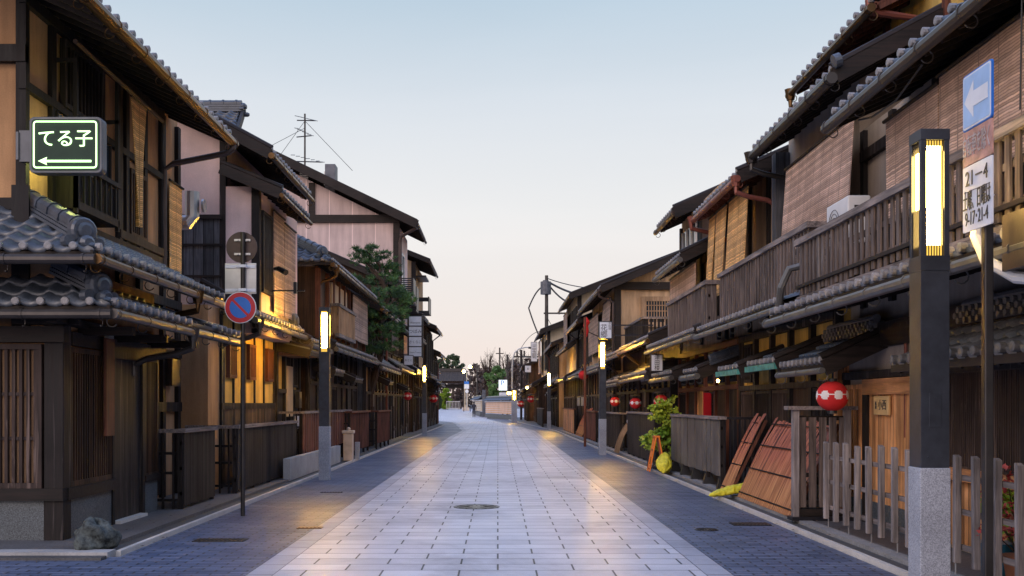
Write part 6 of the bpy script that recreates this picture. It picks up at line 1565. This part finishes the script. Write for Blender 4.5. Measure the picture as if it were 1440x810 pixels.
b = MB(); b.tube([(1.38, 97, 0), (1.38, 97, 5.2), (1.42, 97, 5.9), (1.6, 97, 6.45), (2.0, 97, 6.8), (2.6, 97, 6.95), (3.1, 97, 6.95)], [.10,.085,.07,.06,.055,.05,.05], 9); b.build('pole', 'metal_light', t); b = MB(); b.tube([(2.9, 97, 6.93), (3.7, 97, 6.85)], [.10,.07], 8); b.build('lamp_head', 'metal_pole', t)
# person
t = thing('person', 'person in dark coat walking near the far end of the street', 'person', (-2.78, 119.5, gz(119.5))); z = gz(119.5); px_, py_ = -2.78, 119.5
me = bpy.data.meshes.new('body'); sk = [(0,0,.95),(0,0,1.2),(0,0,1.45),(0,0,1.55),(0,-.01,1.68),(.20,0,1.42),(.26,.03,1.15),(.25,-.05,.90),(-.20,0,1.42),(-.26,-.03,1.15),(-.25,.06,.90),(.10,0,.90),(.11,-.12,.50),(.11,-.05,.08),(.11,-.20,.04),(-.10,0,.90),(-.11,.10,.50),(-.11,.22,.10),(-.11,.10,.04)]
ed = [(0,1),(1,2),(2,3),(3,4),(2,5),(5,6),(6,7),(2,8),(8,9),(9,10),(0,11),(11,12),(12,13),(13,14),(0,15),(15,16),(16,17),(17,18)]
rad = [.16,.15,.15,.055,.105,.075,.055,.04,.075,.055,.04,.11,.075,.05,.045,.11,.075,.05,.045]
me.from_pydata([Vector(v)+Vector((0,0,0)) for v in sk], ed, []); o = bpy.data.objects.new('body', me); COL.objects.link(o); o.parent = t
sm = o.modifiers.new('skin', 'SKIN'); ss = o.modifiers.new('sub', 'SUBSURF'); ss.levels = 1; ss.render_levels = 2
for i, r_ in enumerate(rad): me.skin_vertices[0].data[i].radius = (r_, r_*.85)
me.skin_vertices[0].data[0].use_root = True; me.materials.append(M['coat'])
b = MB(); b.lathe([(.02, z+1.62), (.09, z+1.66), (.115, z+1.74), (.09, z+1.83), (.02, z+1.86)], (px_, py_+.02, 0), 12); b.build('hair', 'hair', t)
# trees
def tree(name, label, cat, x, y, zb, zt, rx, mat, seed, leafn=60, size=.35, clumps=40, flat=.6, trunk=True, z0=None, bare=False):
    g0 = gz(y); t = thing(name, label, cat, (x, y, g0)); rnd = random.Random(seed); b = MB(); fm = MB()
    h_ = zt-g0; zc = (zb+zt)/2; rz = (zt-zb)/2
    b.tube([(x, y, g0), (x+rnd.uniform(-.2,.2), y, g0+h_*.35), (x+rnd.uniform(-.4,.4), y, zc)], [h_*.03, h_*.022, h_*.01], 7)
    for i in range(clumps):
        a = rnd.uniform(0, 6.28); e = rnd.uniform(-1, 1); rr = math.sqrt(max(.05, 1-e*e))*rnd.uniform(.35, 1)
        c = Vector((x+rx*rr*math.cos(a), y+rx*rr*math.sin(a), zc+rz*e))
        if i % 2 == 0 or bare:
            s0 = Vector((x, y, g0+h_*rnd.uniform(.3, .55))); mid = s0.lerp(c, .5)+Vector((0, 0, rnd.uniform(0, .3)))
            b.tube([s0, mid, c], [h_*.012, h_*.007, h_*.002], 5)
            if bare:
                for q in range(9):
                    d = (c-s0).normalized()+Vector((rnd.uniform(-.8,.8), rnd.uniform(-.8,.8), rnd.uniform(-.2,.9))); st = mid.lerp(c, rnd.random()); b.tube([st, st+d*rnd.uniform(.6,1.4)], [.03,.012], 4)
        if leafn: leaves(fm, c, (rx*.24, rx*.24, rx*.24*flat+.1), leafn, size, rnd)
    b.build('trunk', 'bark', t)
    if leafn: fm.build('crown', mat, t)
FT = 'trees beyond the end of the street'
def far(px, py0, py1, w_, y): # centre px, top, bottom of crown, half width px
    k = y/1440; return (px-700)*k, 1.6+(568-py1)*k, 1.6+(568-py0)*k, w_*k
for i, (px, t0, t1, hw, y, mat, lab, nm, ln) in enumerate((
    (618, 506, 530, 9, 205, 'far_leaf', 'tall dark evergreen tree behind the left end of the temple gate roof', 'evergreen_tree', 110),
    (637, 500, 530, 15, 215, 'far_leaf', 'broad round evergreen tree above the temple gate roof', 'evergreen_tree', 110),
    (604, 500, 545, 9, 180, 'far_leaf', 'dark tree beside the last left house', 'evergreen_tree', 90),
    (652, 522, 545, 10, 210, 'dull_leaf', 'brownish tree behind the two globe lamps', 'autumn_tree', 60),
    (668, 512, 550, 12, 190, 'dull_leaf', 'loose autumn tree right of the stone pillar', 'autumn_tree', 36),
    (697, 517, 560, 16, 145, 'spring_leaf', 'rounded pale green tree behind the plaster wall', 'leafy_tree', 150),
    (722, 508, 560, 16, 160, 'dull_leaf', 'dark autumn tree behind the parking sign', 'autumn_tree', 40),
    (744, 505, 560, 14, 150, 'dull_leaf', 'dark thin tree behind the curved arm lamp', 'autumn_tree', 36),
    (627, 548, 574, 9, 176, 'bush_leaf', 'yellow green lit bush seen through the temple gate', 'bush', 160),
    (645, 549, 574, 7, 182, 'dull_leaf', 'reddish maple seen through the right of the temple gate', 'autumn_tree', 120),
    (613, 555, 578, 8, 172, 'far_leaf', 'dark clipped shrub at the left of the temple gate', 'shrub', 120))):
    x, zb, zt, rx = far(px, t0, t1, hw, y); tree(nm, lab, 'tree' if nm != 'bush' and nm != 'shrub' else nm, x, y, zb, zt, rx, mat, 60+i, leafn=ln, size=.38)
for i, (px, t0, t1, hw, y, lab) in enumerate(((686, 498, 545, 16, 220, 'bare branching tree left of the curved arm lamp'), (712, 500, 545, 20, 230, 'bare branching tree in the middle above the pale green tree'), (735, 498, 540, 16, 240, 'bare branching tree near the far right roofs'))):
    x, zb, zt, rx = far(px, t0, t1, hw, y); tree('bare_tree', lab, 'tree', x, y, zb, zt, rx, 'dull_leaf', 90+i, leafn=4, clumps=60, bare=True, size=.3)
# distant wooded mass closing the horizon
t0 = random.Random(77); b = MB()
for i in range(420):
    x = t0.uniform(-60, 40); y = t0.uniform(250, 275); leaves(b, (x, y, t0.uniform(.5, 9.5)), (2.2, 2, 1.5), 34, 1.0, t0)
o = b.build('woodland', 'dull_leaf'); tag(o, kind='stuff'); o['label'] = 'dark distant trees closing the view at the end of the street'; o['category'] = 'woodland'

# ================================================================== wires on right near etc, bulbs lighting the eaves
def wall_lamp(x, y, z, label, r=.05):
    t = thing('wall_lamp', label, 'wall lamp', (x, y, z-.1)); b = MB(); b.lathe([(.02, z-r)]+[(r*math.sin(a), z-r*math.cos(a)) for a in [i*math.pi/6 for i in range(1, 6)]]+[(.02, z+r)], (x, y, 0), 10); b.build('bulb', 'bulb', t)
    b = MB(); b.tube([(x, y, z+r), (x, y, z+r+.05)], .04, 8); b.tube([(x, y, z+r+.04), (x+(.3 if x > 0 else -.3), y, z+r+.1)], .012, 5); b.build('holder', 'metal_black', t)
wall_lamp(-4.35, 62.0, 3.35, 'tiny bright bulb under the far left eaves beside the second left lamp', .09)
wall_lamp(2.35, 82.0, 2.9, 'tiny warm bulb under the last right eaves', .10)
wall_lamp(4.3, 20.0, 2.05, 'tiny bulb under the green canopy near the bamboo skirting', .03)

# fallen leaves caught along the kerbs
rl = random.Random(31); b = MB()
for i in range(170):
    sd = rl.random() < .5; y = 9.5+abs(rl.gauss(0, 9)); x = (kr(y)+rl.uniform(-.25, .45)) if sd else (KL-rl.uniform(-.25, .6)); 
    if not sd and y < 11.2: continue
    z = .064+rl.uniform(0, .008); z = z if (sd and x > kr(y)) or (not sd and x < KL) else z-.05
    a = rl.uniform(0, 6.28); q = rl.uniform(.012, .028)
    b.add([(x+q*math.cos(a), y+q*math.sin(a), z), (x-q*.5*math.sin(a), y+q*.5*math.cos(a), z+.006), (x-q*math.cos(a), y-q*math.sin(a), z+.002), (x+q*.5*math.sin(a), y-q*.5*math.cos(a), z+.008)], [(0,1,2,3)])
o = b.build('fallen_leaves', 'dull_leaf'); tag(o, 'small brown fallen leaves scattered along both kerbs', 'leaves', kind='stuff')
